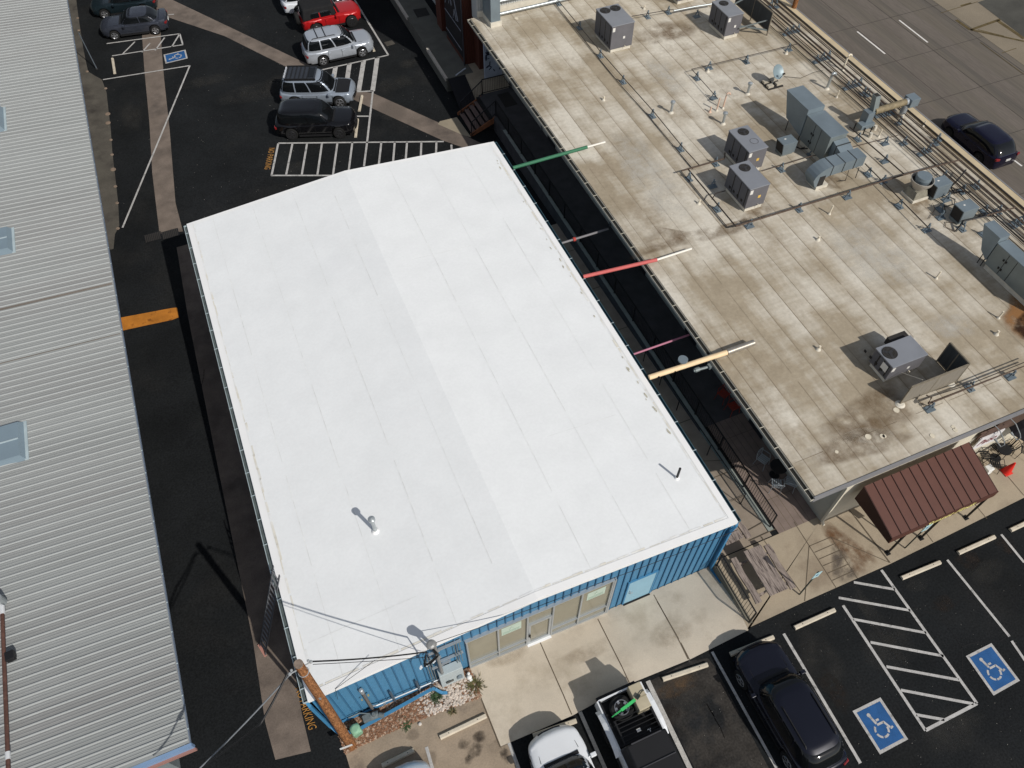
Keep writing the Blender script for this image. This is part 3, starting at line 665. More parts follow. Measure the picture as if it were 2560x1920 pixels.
# downspouts
q=M(); pts=[(11.97,7.95,3.6),(11.9,7.86,3.45),(11.72,7.83,3.2),(11.70,7.83,2.9),(11.70,7.83,-.2),(11.72,7.7,-.32),(11.76,6.75,-.2)]
for p0,p1 in zip(pts,pts[1:]): q.bar(p0,p1,.09,.08)
q.build('downspout',mBlueT,B,True)
q=M(); pts=[(-2.97,7.40,.12),(0.02,7.63,.28),(.16,7.52,.22),(.28,7.42,.14),(.45,7.38,.07)]
pts=[(-3.75,7.95,3.6),(-3.72,7.86,3.3),(-3.66,7.86,.25),(-3.5,7.6,.13),(-2.97,7.40,.12),(0.0,7.66,.28),(.10,7.62,.26),(.2,7.5,.2),(.3,7.42,.14),(.45,7.38,.07)]
for p0,p1 in zip(pts,pts[1:]): q.bar(p0,p1,.10,.09)
q.build('downspout',mBlueT,B,True)
q=M(); q.box(-3.3,-.1,7.86,7.925,.02,.14); q.build('base_trim',mBlueT,B,True)
# pipes on the blue wall
mPipe=mat('wall_pipe',S(118,128,130),0.5,0.2,var=0.12,scale=5)
t=thing('gas_meter','grey gas riser with a silver cap and regulator against the blue wall','gas meter',(-2.15,7.85,0))
q=M(); q.cyl((-2.15,7.85,.3),(-2.14,7.85,2.5),.055,.055,12); q.build('riser_pipe',mat('riser',S(112,108,104),0.6,0.2,var=0.1,scale=8),t,True)
q=M(); q.cyl((-2.14,7.85,2.5),(-2.14,7.85,2.78),.075,.075,14); q.sphere((-2.14,7.85,2.8),.075,14,6,.5); q.build('cap',mAlu,t,True)
q=M(); q.box(-2.05,-1.99,7.8,7.86,1.98,2.06); q.box(-2.3,-2.25,7.8,7.86,1.8,1.86); q.build('clamp',mat('yellow_tag',S(150,146,110)),t,True)
q=M(); q.cyl((-2.3,7.6,.3),(-2.0,7.6,.3),.13,.13,14); q.cyl((-2.15,7.6,.3),(-2.15,7.6,.55),.1,.06,14); q.box(-2.55,-2.25,7.5,7.72,.12,.42); q.cyl((-2.0,7.55,.35),(-1.85,7.45,.35),.09,.09,12); q.build('regulator',mat('meter_grey',S(104,112,114),0.6,0.1,var=0.15,scale=10),t,True,bevel=.01)
q=M(); q.tube([(-3.0,7.85,.38),(-2.6,7.85,.4),(-2.3,7.7,.4)],.025,8); q.build('feed_pipe',mPipe,t,True)
t=thing('wall_conduit','long grey conduit along the base of the blue wall with two stub posts','conduit',(-1,7.85,0.2))
q=M(); q.tube([(-2.1,7.84,.62),(-1.98,7.84,.5),(-1.7,7.84,.48),(.38,7.84,.42)],.035,10); q.build('conduit',mAlu,t,True)
q=M(); q.cyl((-1.35,7.82,.2),(-1.35,7.82,1.35),.045,.045,10); q.build('stub_post',mat('stub_post',S(72,86,98),0.5,var=0.1),t,True)
q=M(); q.cyl((-.42,7.82,.1),(-.42,7.82,1.3),.045,.045,10); q.build('stub_post',mat('stub_post',S(72,86,98),0.5,var=0.1),t,True)
q=M()
for x in (-1.7,-.4,.1): q.disc((x,7.80,.47),.05,10,(0,-1,0),.03)
q.build('coupling',mAlu,t,True)
t=thing('electrical_cabinet','pale grey electrical cabinet on the blue wall below the service mast','electrical cabinet',(.8,7.9,0))
q=M(); q.box(.36,1.22,7.62,7.93,.0,1.42); q.build('cabinet',mat('cabinet_grey',S(170,180,182),0.5,var=0.05),t,True,bevel=.015)
q=M(); q.disc((.62,7.618,.52),.09,18,(0,-1,0),.05); q.box(.55,.82,7.60,7.619,.35,.55); q.build('meter_window',mat('meter_dark',(0.05,0.06,0.06),0.3),t,True)
q=M(); q.box(.95,1.15,7.585,7.619,.35,.62); q.disc((1.05,7.60,.66),.09,16,(0,-1,0),.05); q.build('meter_box',mat('meter_mid',S(120,134,142),0.5),t,True)
t=thing('service_mast','grey service mast with weatherhead rising above the front roof edge','mast',(.5,7.75,1.4))
q=M(); q.cyl((.5,7.72,1.35),(.5,7.72,4.75),.06,.06,14); q.build('pipe',mat('mast_grey',S(140,142,142),0.45,0.3,var=0.08,scale=5),t,True)
q=M(); q.cyl((.5,7.72,4.72),(.42,7.66,4.98),.10,.15,14); q.sphere((.40,7.65,5.0),.15,14,6,.5); q.build('weatherhead',mat('head_grey',S(150,150,148),0.4,0.3,var=0.08),t,True)
q=M()
for x,z in ((.42,2.0),(.42,2.9),(.42,3.6)): q.box(x-.2,x+.2,7.77,7.84,z,z+.06)
q.build('bracket',mAlu,t,True)
t=thing('wall_strut_frame','galvanised strut frame with thin conduits beside the service mast','strut frame',(.9,7.85,2))
q=M(); q.box(.4,1.38,7.84,7.92,3.46,3.53); q.box(.45,1.38,7.84,7.92,2.2,2.26); q.box(.5,.9,7.82,7.9,1.9,1.95); q.build('strut',mAlu,t,True)
q=M()
for x in (1.12,1.2,1.3): q.cyl((x,7.83,1.42),(x,7.83,3.5),.015,.015,8)
for x in (.1,.18,.26): q.cyl((x,7.83,.6),(x,7.83,3.3),.018,.018,8)
q.build('conduit',mPipe,t,True)
# ---------------- roof vents on the white roof
def vent(name,label,p,top,r,material,cap=None,group=None,boot=True):
    t=thing(name,label,'vent pipe',tuple(p),0,group)
    q=M(); q.cyl((0,0,0),(top[0]-p[0],top[1]-p[1],top[2]-p[2]),r,r,14); q.build('pipe',material,t,smooth=40)
    d=(top[0]-p[0],top[1]-p[1],top[2]-p[2])
    if cap: 
        q=M(); q.cyl((d[0],d[1],d[2]-.04),(d[0],d[1],d[2]+.05),r*1.9,r*1.9,16); q.cyl((d[0],d[1],d[2]+.05),(d[0],d[1],d[2]+.12),r*1.9,r*.3,16); q.build('cap',cap,t,smooth=40)
    if boot:
        q=M(); q.cyl((0,0,-.03),(0,0,.09),r*2.6,r*1.15,14); q.build('boot',mFlash if boot is True else boot,t,smooth=50)
    return t
mGalv=mat('galvanised',S(172,178,180),0.35,0.55,var=0.1,scale=6)
p=g('F',940,1331,3.98); vent('roof_vent','silver capped vent pipe on the white roof nearest the left front','' or (p.x,p.y,rz_(p.x)),(p.x,p.y,rz_(p.x)+.92),.065,mGalv,mGalv)
p=g('F',1692,1195,3.9); vent('roof_vent','thin black open pipe on the white roof near its right front corner',(p.x,p.y,rz_(p.x)),(p.x,p.y,rz_(p.x)+.72),.045,BLK)
# ---------------- grey corrugated building
GB=thing('corrugated_building','long building with grey ribbed metal roof filling the left of the picture','building',(-12,8.2,0))
gx=-7.13; gzr=lambda x:4.1+0.062*(gx-x)
mGRoof=mat('grey_roof',S(142,145,144),0.6,0.0,var=0.09,scale=0.8,col2=S(136,137,136),c2=(0.45,0.62),s2=0.22,stretch=(0.12,1.6,1))
b=M(); LY(b,[(-8.75,-1.3),(-8.75,3.98),(-24,4.9),(-24,-1.3)],8.6,90); b.build('wall',mat('grey_wall',S(120,126,128),0.7,var=0.1),GB,True)
b=M(); LY(b,[(gx-.04,4.0),(gx-.04,gzr(gx)-.01),(-24,gzr(-24)),(-24,4.9)],8.02,90); gr_=b.build('roof',mGRoof,GB,True)
b=M(); y=8.12
while y<70:
    b.loft([[(x,y-.035,gzr(x)-.005),(x,y-.015,gzr(x)+.028),(x,y+.015,gzr(x)+.028),(x,y+.035,gzr(x)-.005)] for x in (gx-.06,-24)]); y+=.3048
b.build('roof_rib',mat('roof_rib',S(158,161,160),0.6,0.0,var=0.05),gr_,True)
b=M(); y=8.22
while y<70:
    for dy in (.03,.12): 
        b.loft([[(x,y+dy-.012,gzr(x)-.005),(x,y+dy,gzr(x)+.008),(x,y+dy+.012,gzr(x)-.005)] for x in (gx-.06,-24)])
    y+=.3048
b.build('roof_flute',mGRoof,gr_,True)
b=M()
for y,w_ in ((28.02,.12),(25.0,.05)):
  b=M(); b.poly([(gx-.1,y,gzr(gx)+.012),(gx-.1,y+w_,gzr(gx)+.012),(-24,y+w_,gzr(-24)+.012),(-24,y,gzr(-24)+.012)])
  b.build('dirty_lap',mat('dirty_lap',S(112,104,96),0.9,var=0.3,scale=1.5,stretch=(.2,2,1)),gr_,True)
gutter(gx-.02,gx-.20,8.0,75,4.07,mat('gutter_edge',S(120,132,148),0.5,var=0.08),mat('gutter_litter',S(60,56,48),0.95,var=0.5,scale=1.2,col2=S(190,196,180),c2=(0.42,0.5),s2=.35),GB,1.05,mPaleG,sw=.04)
b=M(); b.box(-24,gx,7.9,8.0,3.72,4.05); b.build('blue_fascia',mat('fascia_blue',S(120,146,178),0.5,var=0.06),GB,True)
b=M(); b.box(-24,gx+.02,7.84,7.9,3.62,3.78); b.build('red_fascia',mat('fascia_red',S(150,112,104),0.6,var=0.08),GB,True)
for cx,y0,y1,lab in ((-11.08,31.45,33.15,'middle'),(-11.1,19.95,21.75,'near'),(-11.1,40.9,43.0,'far')):
    z0=gzr(-11.1)
    q=M(); q.hexa([(-13.2,y0,z0-.05),(cx+.12,y0,z0-.05),(cx+.12,y1,z0-.05),(-13.2,y1,z0-.05)],[(-13.2,y0+.12,z0+.34),(cx-.05,y0+.12,z0+.26),(cx-.05,y1-.12,z0+.26),(-13.2,y1-.12,z0+.34)])
    o=q.build('skylight',mat('skylight_blue',S(118,134,144),0.45,var=0.06,scale=1),GB,True)
    q=M(); q.bar((-13.2,(y0+y1)/2,z0+.345),(cx-.05,(y0+y1)/2,z0+.268),.05,.03); q.bar((cx+.1,y0,z0+.02),(cx+.1,y1,z0+.02),.14,.05); q.build('skylight_frame',mPaleG,o,True)
# rust pipe lying on that roof
t=thing('roof_flue','rusty brown flue pipe lying along the grey ribbed roof with a white elbow','flue pipe',(-11.87,9,4.6))
mRust=mat('rusty_paint',S(86,60,52),0.8,var=0.3,scale=6,col2=S(150,118,100),c2=(0.62,0.7),s2=7)
q=M(); q.cyl((-11.9,4.0,4.66),(-11.9,14.0,4.66),.06,.06,10); q.build('pipe',mRust,t,True)
q=M(); q.tube([(-11.9,14.0,4.66),(-11.9,14.25,4.68),(-12.05,14.4,4.72),(-12.4,14.45,4.72)],.085,10); q.cyl((-11.9,9.4,4.66),(-11.9,9.62,4.66),.072,.072,10); q.build('elbow',mat('elbow_white',S(196,198,200),0.5,var=0.05),t,True)
q=M(); q.cyl((-12.0,14.5,4.5),(-12.0,14.5,4.85),.19,.19,16); q.build('cowl',mat('cowl',S(130,136,138),0.5,var=0.08),t,True)
p=g('O8',118,615,4.5); q=M(); q.obox((p.x,p.y,4.62),(.26,.3,.2),.1); q.build('flood_lamp',BLK,t,True,bevel=.02)
# ---------------- beige building
def beige_mat():
    m_=bpy.data.materials.new('beige_membrane'); m_.use_nodes=True; n=m_.node_tree.nodes; l=m_.node_tree.links; b=n['Principled BSDF']; b.inputs['Roughness'].default_value=.9; b.inputs['Specular IOR Level'].default_value=.2
    ge=n.new('ShaderNodeNewGeometry')
    def mp(s):
        a=n.new('ShaderNodeMapping'); a.inputs['Scale'].default_value=s; l.new(ge.outputs['Position'],a.inputs[0]); return a.outputs[0]
    def nz(v,sc,dt,r=.6,w=0):
        t=n.new('ShaderNodeTexNoise'); t.inputs['Scale'].default_value=sc; t.inputs['Detail'].default_value=dt; t.inputs['Roughness'].default_value=r; l.new(v,t.inputs['Vector']); return t.outputs['Fac']
    def mr(v,a,b_,c=0.,d=1.):
        t=n.new('ShaderNodeMapRange'); t.inputs[1].default_value=a; t.inputs[2].default_value=b_; t.inputs[3].default_value=c; t.inputs[4].default_value=d; l.new(v,t.inputs[0]); return t.outputs[0]
    def mt(op,a,b_):
        t=n.new('ShaderNodeMath'); t.operation=op
        for i,x in enumerate((a,b_)):
            if isinstance(x,(int,float)): t.inputs[i].default_value=x
            else: l.new(x,t.inputs[i])
        return t.outputs[0]
    def mix(f,a,b_,bl='MIX'):
        t=n.new('ShaderNodeMix'); t.data_type='RGBA'; t.blend_type=bl
        if isinstance(f,float): t.inputs['Factor'].default_value=f
        else: l.new(f,t.inputs['Factor'])
        for k,x in (('A',a),('B',b_)):
            if isinstance(x,tuple): t.inputs[k].default_value=(*x,1)
            else: l.new(x,t.inputs[k])
        return t.outputs['Result']
    P=mp((1,1,1))
    sx=n.new('ShaderNodeSeparateXYZ'); wob=nz(mp((.6,.25,1)),1.0,2); l.new(ge.outputs['Position'],sx.inputs[0])
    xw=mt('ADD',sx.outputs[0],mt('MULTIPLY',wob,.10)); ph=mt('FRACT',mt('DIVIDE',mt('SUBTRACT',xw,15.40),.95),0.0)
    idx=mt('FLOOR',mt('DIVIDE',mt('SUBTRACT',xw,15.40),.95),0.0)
    wn=n.new('ShaderNodeTexWhiteNoise'); wn.noise_dimensions='1D'; l.new(idx,wn.inputs['W'])
    wn2=n.new('ShaderNodeTexWhiteNoise'); wn2.noise_dimensions='1D'; l.new(mt('ADD',idx,17.3),wn2.inputs['W'])
    big=nz(P,.16,3); mid=nz(P,.7,6,.65); fine=nz(P,6,5,.7); rip=nz(mp((.45,4.2,1)),1.3,2,.45); stk=nz(mp((2.2,.10,1)),1.0,4,.6); patch=nz(P,.42,4,.55)
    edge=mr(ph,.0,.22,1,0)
    worn=mt('ADD',mt('ADD',mr(big,.35,.62,-.1,.6),mr(wn.outputs['Value'],0,1,-.10,.16)),mt('ADD',mt('ADD',mr(rip,.32,.68,-.09,.09),mr(stk,.3,.7,-.22,.22)),mr(patch,.34,.64,-.40,.46)))
    worn=mt('ADD',worn,mt('MULTIPLY',mt('SUBTRACT',mr(ph,.1,.6,0,1),.4),.18))
    c=mix(mr(mid,.35,.7),S(168,156,136),S(150,138,118)); c=mix(mr(worn,.05,1.0,0,.85),c,S(212,206,193))
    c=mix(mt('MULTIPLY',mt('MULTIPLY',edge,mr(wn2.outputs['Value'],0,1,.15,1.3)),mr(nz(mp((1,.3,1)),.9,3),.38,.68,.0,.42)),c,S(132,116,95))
    c=mix(mr(nz(P,.33,6,.72),.53,.70,0,.7),c,S(140,126,106)); c=mix(1.0,c,mix(mr(fine,.3,.7),(.87,.87,.865),(1.08,1.08,1.08)),'MULTIPLY')
    l.new(c,b.inputs['Base Color']); return m_
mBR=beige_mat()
mStucco=mat('cream_stucco',S(205,198,180),0.9,var=0.06,scale=2,fine=0.05)
mGreyW=mat('grey_stucco',S(176,174,162),0.9,var=0.08,scale=2)
BB=thing('flat_roof_building','long building with stained beige flat roof crowded with rooftop units','building',(24,8,0))
b=M(); b.box(16.75,33.1,7.78,42.0,-1.7,3.74); b.build('wall',mGreyW,BB,True)
b=M(); b.box(16.76,33.08,7.74,7.78,0.03,3.74); b.build('front_wall',mStucco,BB,True)
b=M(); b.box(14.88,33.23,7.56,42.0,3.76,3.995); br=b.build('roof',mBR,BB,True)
b=M(); b.box(14.80,33.26,7.50,7.56,3.72,4.035); b.box(33.23,33.30,7.5,42,3.72,4.06); b.build('fascia',mat('grey_fascia',S(128,128,130),0.6,var=0.08),BB,True)
b=M(); b.box(32.75,33.22,7.6,42,3.99,4.05); b.build('roof_kerb',mat('kerb_membrane',S(190,174,144),0.9,var=0.1,scale=1.5,fine=.08),BB,True)
gutter(14.66,14.86,7.52,42,3.97,mat('gutter_white',S(176,172,160),0.6,var=0.08),mat('gutter_soil',(0.02,0.02,0.017),0.9,var=0.4,scale=3),BB,.95,mat('strap_pale',S(190,184,168),0.7))
sm=M(); 
mDark=mat('roof_lap',S(128,114,96),0.95,var=0.25,scale=2,fine=0.15)
x=15.35; xs_=[]
for x in [15.36+.95*i for i in range(16)]:
    y=7.7
    while y<41.9:
        L=min(random.uniform(1.5,5),41.9-y); w_=random.uniform(.008,.022)
        sm.poly([(x,y,4.001),(x+w_,y,4.001),(x+w_,y+L,4.001),(x,y+L,4.001)]); y+=L+random.choice((0,0,.4))
for yy,xa_,xb_ in ((9.0,15,27),(33.2,15,19)):
    x=xa_
    while x<xb_:
        L=random.uniform(.5,1.4); sm.poly([(x,yy,4.001),(x+L,yy,4.001),(x+L,yy+.02,4.001),(x,yy+.015,4.001)]); x+=L+random.choice((.3,.9,1.6))
sm.build('lap_seam',mDark,br,True)
# dirt and water stains
def rs(m_,k,pts,h=4.004): soft_patch('roof_stain',m_,[g(k,*q,4) for q in pts],h,br)
rb_=soft_mat('bloom_rust',S(150,108,68),.8,1.4,.3,.55); rk=soft_mat('bloom_dark',S(58,40,30),1.0,1.2,.3,.5); rd=soft_mat('pond_brown',S(118,98,74),.7,1.1); rw=soft_mat('pond_pale',S(206,202,192),.6,1.3)
rs(rb_,'N6',[(780,960),(900,890),(1100,930),(1150,1380),(950,1480),(760,1330),(700,1200),(790,1080)])
rs(rk,'N6',[(860,1220),(950,1130),(1120,1100),(1150,1420),(950,1450),(830,1340)],4.006)
rs(rd,'K4',[(1400,1640),(1480,1560),(1700,1600),(2000,1540),(2212,1480),(2300,1560),(1900,1660),(1600,1720),(1300,1800)])
rs(rd,'K6',[(780,1190),(960,1110),(1100,1180),(960,1290),(700,1340)]); rs(rd,'N3',[(820,300),(1100,180),(1450,230),(1400,330),(1000,420),(800,400)])
rs(rd,'K6',[(1350,960),(1560,860),(1800,900),(1700,1010),(1400,1010)]); rs(rd,'K8',[(750,1000),(1000,900),(1300,1250),(900,1500),(350,1500),(300,1350)])
rs(rd,'L1',[(200,450),(700,250),(1300,300),(1100,450),(500,600),(260,640)]); rs(rw,'K4',[(1150,900),(1350,880),(1700,1300),(1800,1560),(1550,1550),(1250,1200)]); rs(rw,'K4',[(1400,400),(1550,380),(1750,600),(1640,680),(1450,560)])
rs(rw,'K7',[(0,900),(500,850),(1100,1300),(1200,1650),(500,1650),(0,1300)]); rs(rw,'K8',[(1250,400),(1400,300),(1700,300),(1800,520),(1500,560)]); rs(rd,'K7',[(900,620),(1150,640),(1300,900),(1000,900)])
for k,u,v,r in (('K4',528,127,.12),('K8',1035,1200,.12),('K8',775,1445,.12),('K8',905,1440,.1),('K8',925,1440,.08),('K8',485,1585,.07),('K8',1365,1435,.09),('K8',1560,1355,.08),('K8',1578,1382,.09)):
    p=g(k,u,v,4); b=M(); b.cyl((p.x,p.y,3.99),(p.x,p.y,4.012),r,r,14); b.build('roof_patch',mat('roof_patch',S(205,196,176),0.9,var=0.1,scale=6),br,True)
# corner downspout, soffit brace
q=M(); pts=[(14.8,7.6,3.85),(15.6,7.68,3.6),(16.55,7.66,3.45),(16.68,7.66,3.2),(16.68,7.66,.3),(16.72,7.55,.12)]
for p0,p1 in zip(pts,pts[1:]): q.bar(p0,p1,.09,.09)
q.build('downspout',mStucco,BB,True)
# alley doors in shade
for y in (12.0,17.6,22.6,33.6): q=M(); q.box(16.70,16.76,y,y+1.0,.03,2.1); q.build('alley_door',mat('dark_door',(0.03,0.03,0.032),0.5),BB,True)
q=M()
for y in (26.5,35.5,40.2): q.box(16.68,16.75,y-.05,y+.05,.03,3.7)
q.build('alley_post',mat('alley_post',S(110,112,112),0.6),BB,True)
# hanging sign and gooseneck lamps of the front wall
q=M(); a_=wy('N4',530,590,7.7); 
q.box(24.0,26.6,7.66,7.735,2.2,3.2); q.build('sign_board',mat('sign_brown',S(84,68,58),0.8,var=0.12,scale=4),BB,True)
# ================================================================== rooftop equipment on the beige roof (top at z=4)
ZR=4.0
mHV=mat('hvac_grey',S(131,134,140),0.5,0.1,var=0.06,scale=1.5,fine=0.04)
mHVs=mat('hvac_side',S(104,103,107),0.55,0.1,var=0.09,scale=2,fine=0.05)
mCoil=mat('hvac_coil',S(88,89,95),0.6,0.2,var=0.12,scale=8,stretch=(1,6,.2))
mCurb=mat('roof_curb',S(204,198,184),0.8,var=0.12,scale=3)
mLab=mat('label_white',S(214,212,206),0.7,var=0.05); mYel=mat('label_yellow',S(208,170,84),0.7)
mSt=mat('support_blue',S(104,116,124),0.5,0.1,var=0.15,scale=8)
mDuct=mat('duct_metal',S(122,134,141),0.45,0.3,var=0.1,scale=1.2,fine=0.05)
mDuctS=mat('duct_side',S(124,132,132),0.5,0.25,var=0.12,scale=1.4,fine=0.05)
mPVC=mat('pvc_cream',S(214,204,184),0.6,var=0.06); mPVCp=mat('pvc_pink',S(206,176,156),0.6,var=0.08)
mGas=mat('gas_pipe',S(84,70,60),0.8,0.0,var=0.3,scale=5); mBlkPipe=mat('black_line',S(56,50,46),0.6,var=0.2,scale=5)
mPadD=mat('pad_dark',(0.03,0.028,0.026),0.9)
def hvac(label,x0,x1,y0,y1,z1,fans,hood=None,rz=0,curb=.22,yellow=True,side='W'):
    cx,cy=(x0+x1)/2,(y0+y1)/2; w,d=(x1-x0)/2,(y1-y0)/2; h=z1-ZR
    t=thing('rooftop_unit',label,'air conditioner',(cx,cy,ZR),rz,'grey rooftop air conditioning units')
    q=M(); q.box(-w+.06,w-.06,-d+.04,d-.1,0,curb); q.build('curb',mCurb,t,bevel=.01)
    q=M(); q.box(-w,w,-d,d,curb,h-.04); body=q.build('cabinet',mHVs,t,bevel=.012)
    q=M(); q.box(-w-.02,w+.02,-d-.02,d+.02,h-.05,h); q.build('top_panel',mHV,t,bevel=.01)
    q=M(); q.box(-w-.012,-w+.002,-d+.06,d-.06,curb+.08,h-.1); q.build('coil_guard',mCoil,body)
    q=M()
    for i in range(3): q.box(-w-.016,-w-.012,-d+.12+i*(2*d-.2)/3,-d+.15+i*(2*d-.2)/3+.03,curb+.1,h-.1)
    for i in range(4): q.box(-w-.03,-w-.012,-d+.3+i*.33,-d+.42+i*.33,curb+.2,curb+.32)
    q.build('fitting',BLK,body)
    for (fx,fy,r) in fans:
        q=M(); q.cyl((fx,fy,h-.002),(fx,fy,h+.012),r,r,28); f=q.build('fan_opening',mPadD,t)
        q=M()
        for i in range(3):
            a=i*2.094+.4; q.obox((fx+math.cos(a)*r*.5,fy+math.sin(a)*r*.5,h+.016),(r*.8,r*.34,.008),a)
        q.disc((fx,fy,h+.012),r*.22,12,h=.02); q.build('fan_blade',mat('fan_blade',S(52,52,54),0.6),f)
        q=M()
        for rr in (r*1.0,r*.6):
            q.tube([(fx+rr*math.cos(a),fy+rr*math.sin(a),h+.028) for a in [i*math.pi/12 for i in range(25)]],.004,4)
        q.build('fan_guard',BLK,f)
    if hood:
        hx,hw=hood
        q=M(); q.hexa([(w,hx-hw,curb+.35),(w+.32,hx-hw,curb+.45),(w+.32,hx+hw,curb+.45),(w,hx+hw,curb+.35)],[(w,hx-hw,h-.2),(w+.02,hx-hw,h-.2),(w+.02,hx+hw,h-.2),(w,hx+hw,h-.2)]); q.build('intake_hood',mHV,t)
    q=M(); q.box(-w+.05,-w+.2,-d-.006,-d,h-.35,h-.12); 
    if not yellow: q.box(w*.1,w*.1+.12,-d-.006,-d,h*.45,h*.45+.14)
    q.build('white_label',mLab,body)
    if yellow: q=M(); q.box(w*.1,w*.1+.14,-d-.006,-d,h*.5,h*.5+.15); q.build('yellow_label',mYel,body)
    q=M(); q.tube([(w*.3,-d-.02,curb+.1),(w*.3,-d-.1,curb+.1),(w*.3,-d-.1,curb-.02)],.018,6); q.build('drain_trap',mPVC,t)
    return t
hvac('grey twin fan rooftop unit nearest the brown tall building',20.82,22.2,35.44,37.45,5.6,[(-.32,.62,.3),(.32,.62,.3)],(0,.4),yellow=False,curb=.2)
hvac('grey single fan rooftop unit in front of the dark slatted screen',27.45,28.45,34.05,35.8,5.42,[(.0,.45,.27)],(-.1,.35),yellow=False)
c3=[g('K6',*q,5.4) for q in [(825,665),(1010,625),(805,420),(625,470)]]
hvac('grey rooftop unit behind its twin, with a ring marked on its lid',c3[0].x,c3[0].x+1.04,c3[0].y,c3[0].y+1.8,5.4,[(.05,.52,.27)],(0,.35))
q=M(); q.tube([(c3[0].x+.66+.2*math.cos(a),c3[0].y+.62+.2*math.sin(a),5.405) for a in [i*math.pi/10 for i in range(21)]],.008,4)
o=q.build('lid_ring',BLK,None); o.parent=[o_ for o_ in COL.objects if o_.name.startswith('rooftop_unit') and o_.type=='EMPTY'][-1]; o.data.transform(Matrix.Translation(o.parent.location).inverted())
hvac('grey rooftop unit nearest the long black gas pipe, front one of the pair',20.6,21.64,21.22,23.0,5.4,[(.05,.5,.27)],(0,.35))
t5=hvac('grey rooftop unit turned sideways beside the folding privacy screen',20.3,21.95,10.68,11.7,5.05,[(-.5,.12,.3)],None,yellow=False)
q=M(); q.box(.1,.95,.5,.9,.5,.85); q.build('intake_hood',mPadD,t5)
q=M(); q.obox((-.84,-.2,.7),(.02,.3,.35)); q.build('label_plate',mLab,t5)
hvac('rooftop unit cut by the top edge behind the thick pipe',26.9,28.15,38.45,40.2,5.5,[(0,.5,.27)],None,yellow=False)
# screens
def screen(label,panels,slat=True,group='rooftop privacy screens'):
    b=panels[0][0]; t=thing('privacy_screen',label,'screen',(b[0],b[1],ZR),0,group)
    for (p,q_,z0,z1,m_) in panels:
        p=Vector((*p,0));q_=Vector((*q_,0)); d=(q_-p).normalized(); n=Vector((-d.y,d.x,0))*.02
        q=M(); q.hexa([p-n+Vector((0,0,z0)),q_-n+Vector((0,0,z0)),q_+n+Vector((0,0,z0)),p+n+Vector((0,0,z0))],[p-n+Vector((0,0,z1)),q_-n+Vector((0,0,z1)),q_+n+Vector((0,0,z1)),p+n+Vector((0,0,z1))]); pan=q.build('panel',m_,t,True)
        q=M()
        for zz in (z0,z1): q.bar(p+Vector((0,0,zz)),q_+Vector((0,0,zz)),.06,.06)
        for e_ in (p,q_,(p+q_)/2): q.bar(e_+Vector((0,0,ZR)),e_+Vector((0,0,z1)),.05,.05)
        q.build('frame',mat('screen_frame',S(120,112,98),0.7,var=0.2,scale=4),pan,True)
    return t
mScr=mat('screen_metal',S(128,122,112),0.7,0.1,var=0.12,scale=3,stretch=(6,6,.4)); mScrD=mat('screen_dark',S(62,66,68),0.8,var=0.2,scale=3,stretch=(3,3,.3))
s5=screen('tan metal privacy screen folded round the sideways unit',[((20.25,9.62),(22.95,9.62),4.08,5.15,mScr),((22.98,9.62),(23.0,10.72),4.08,5.2,mScrD)])
q=M(); q.cyl((20.27,9.6,4),(20.27,9.6,4.06),.2,.12,14); q.cyl((22.75,9.62,4),(22.75,9.62,4.06),.18,.12,14); q.bar((20.9,9.75,5.1),(20.9,10.6,4.5),.02,.02); q.build('post_flashing',mCurb,s5,True)
s2=screen('tall dark slatted privacy screen leaning by the street side pipes',[((30.05,33.5),(30.0,36.9),4.25,5.35,mScrD)])
q=M(); q.bar((28.3,33.95,4.6),(30.02,33.75,4.8),.06,.05); q.bar((28.3,35.6,4.9),(30.0,35.8,5.2),.06,.05); q.bar((28.2,34.6,4.5),(30.02,33.55,4.3),.1,.05); q.build('brace',mDuctS,s2,True)
# pipe supports
SP=[('K4',q) for q in [(820,25),(965,190),(1108,385),(1265,565),(1468,800),(1662,1030),(1720,1235),(1885,1285),(1915,1445),(2140,1560),(1905,1130),(1890,675),(1775,540),(1860,470),(2118,425),(1435,115),(1578,85),(1775,110),(770,12)]]
SP+=[('K5',q) for q in [(655,40),(685,42),(750,208),(785,195),(820,188),(935,378),(972,362),(1008,352),(1122,540),(1160,527),(1200,515),(1225,575),(1250,583),(505,378),(765,305),(1315,710),(1355,703),(1395,695),(1445,755),(1190,855),(1358,880),(1472,880),(1355,990),(1255,1070),(1345,1115),(720,1040),(905,945),(828,1285),(1127,1210),(1445,1265),(1615,1412),(1580,945),(1620,925),(1665,885),(1680,860),(1715,1090),(1830,1175),(1915,1145),(1735,1225),(1695,1285),(1700,1335),(1965,1300),(1830,1405),(2050,1300),(2140,1385),(2165,1372),(2190,1360),(1960,1440)]]
SP+=[('K8',q) for q in [(2090,890),(1710,990),(1345,1185)]]
def support(first=[None]):
    t=thing('pipe_support','blue grey steel pipe support','pipe support',(0,0,ZR),0)
    q=M(); q.box(-.2,.2,-.14,.14,0,.035); q.build('base_pad',mSt,t)
    q=M()
    q.bar((-.17,0,.03),(0,0,.38),.05,.03); q.bar((.17,0,.03),(0,0,.38),.05,.03); q.box(-.1,.1,-.03,.03,.26,.3); q.box(-.03,.03,-.03,.03,.3,.44)
    q.build('frame',mSt,t); return t
sup0=support(); nsp=0
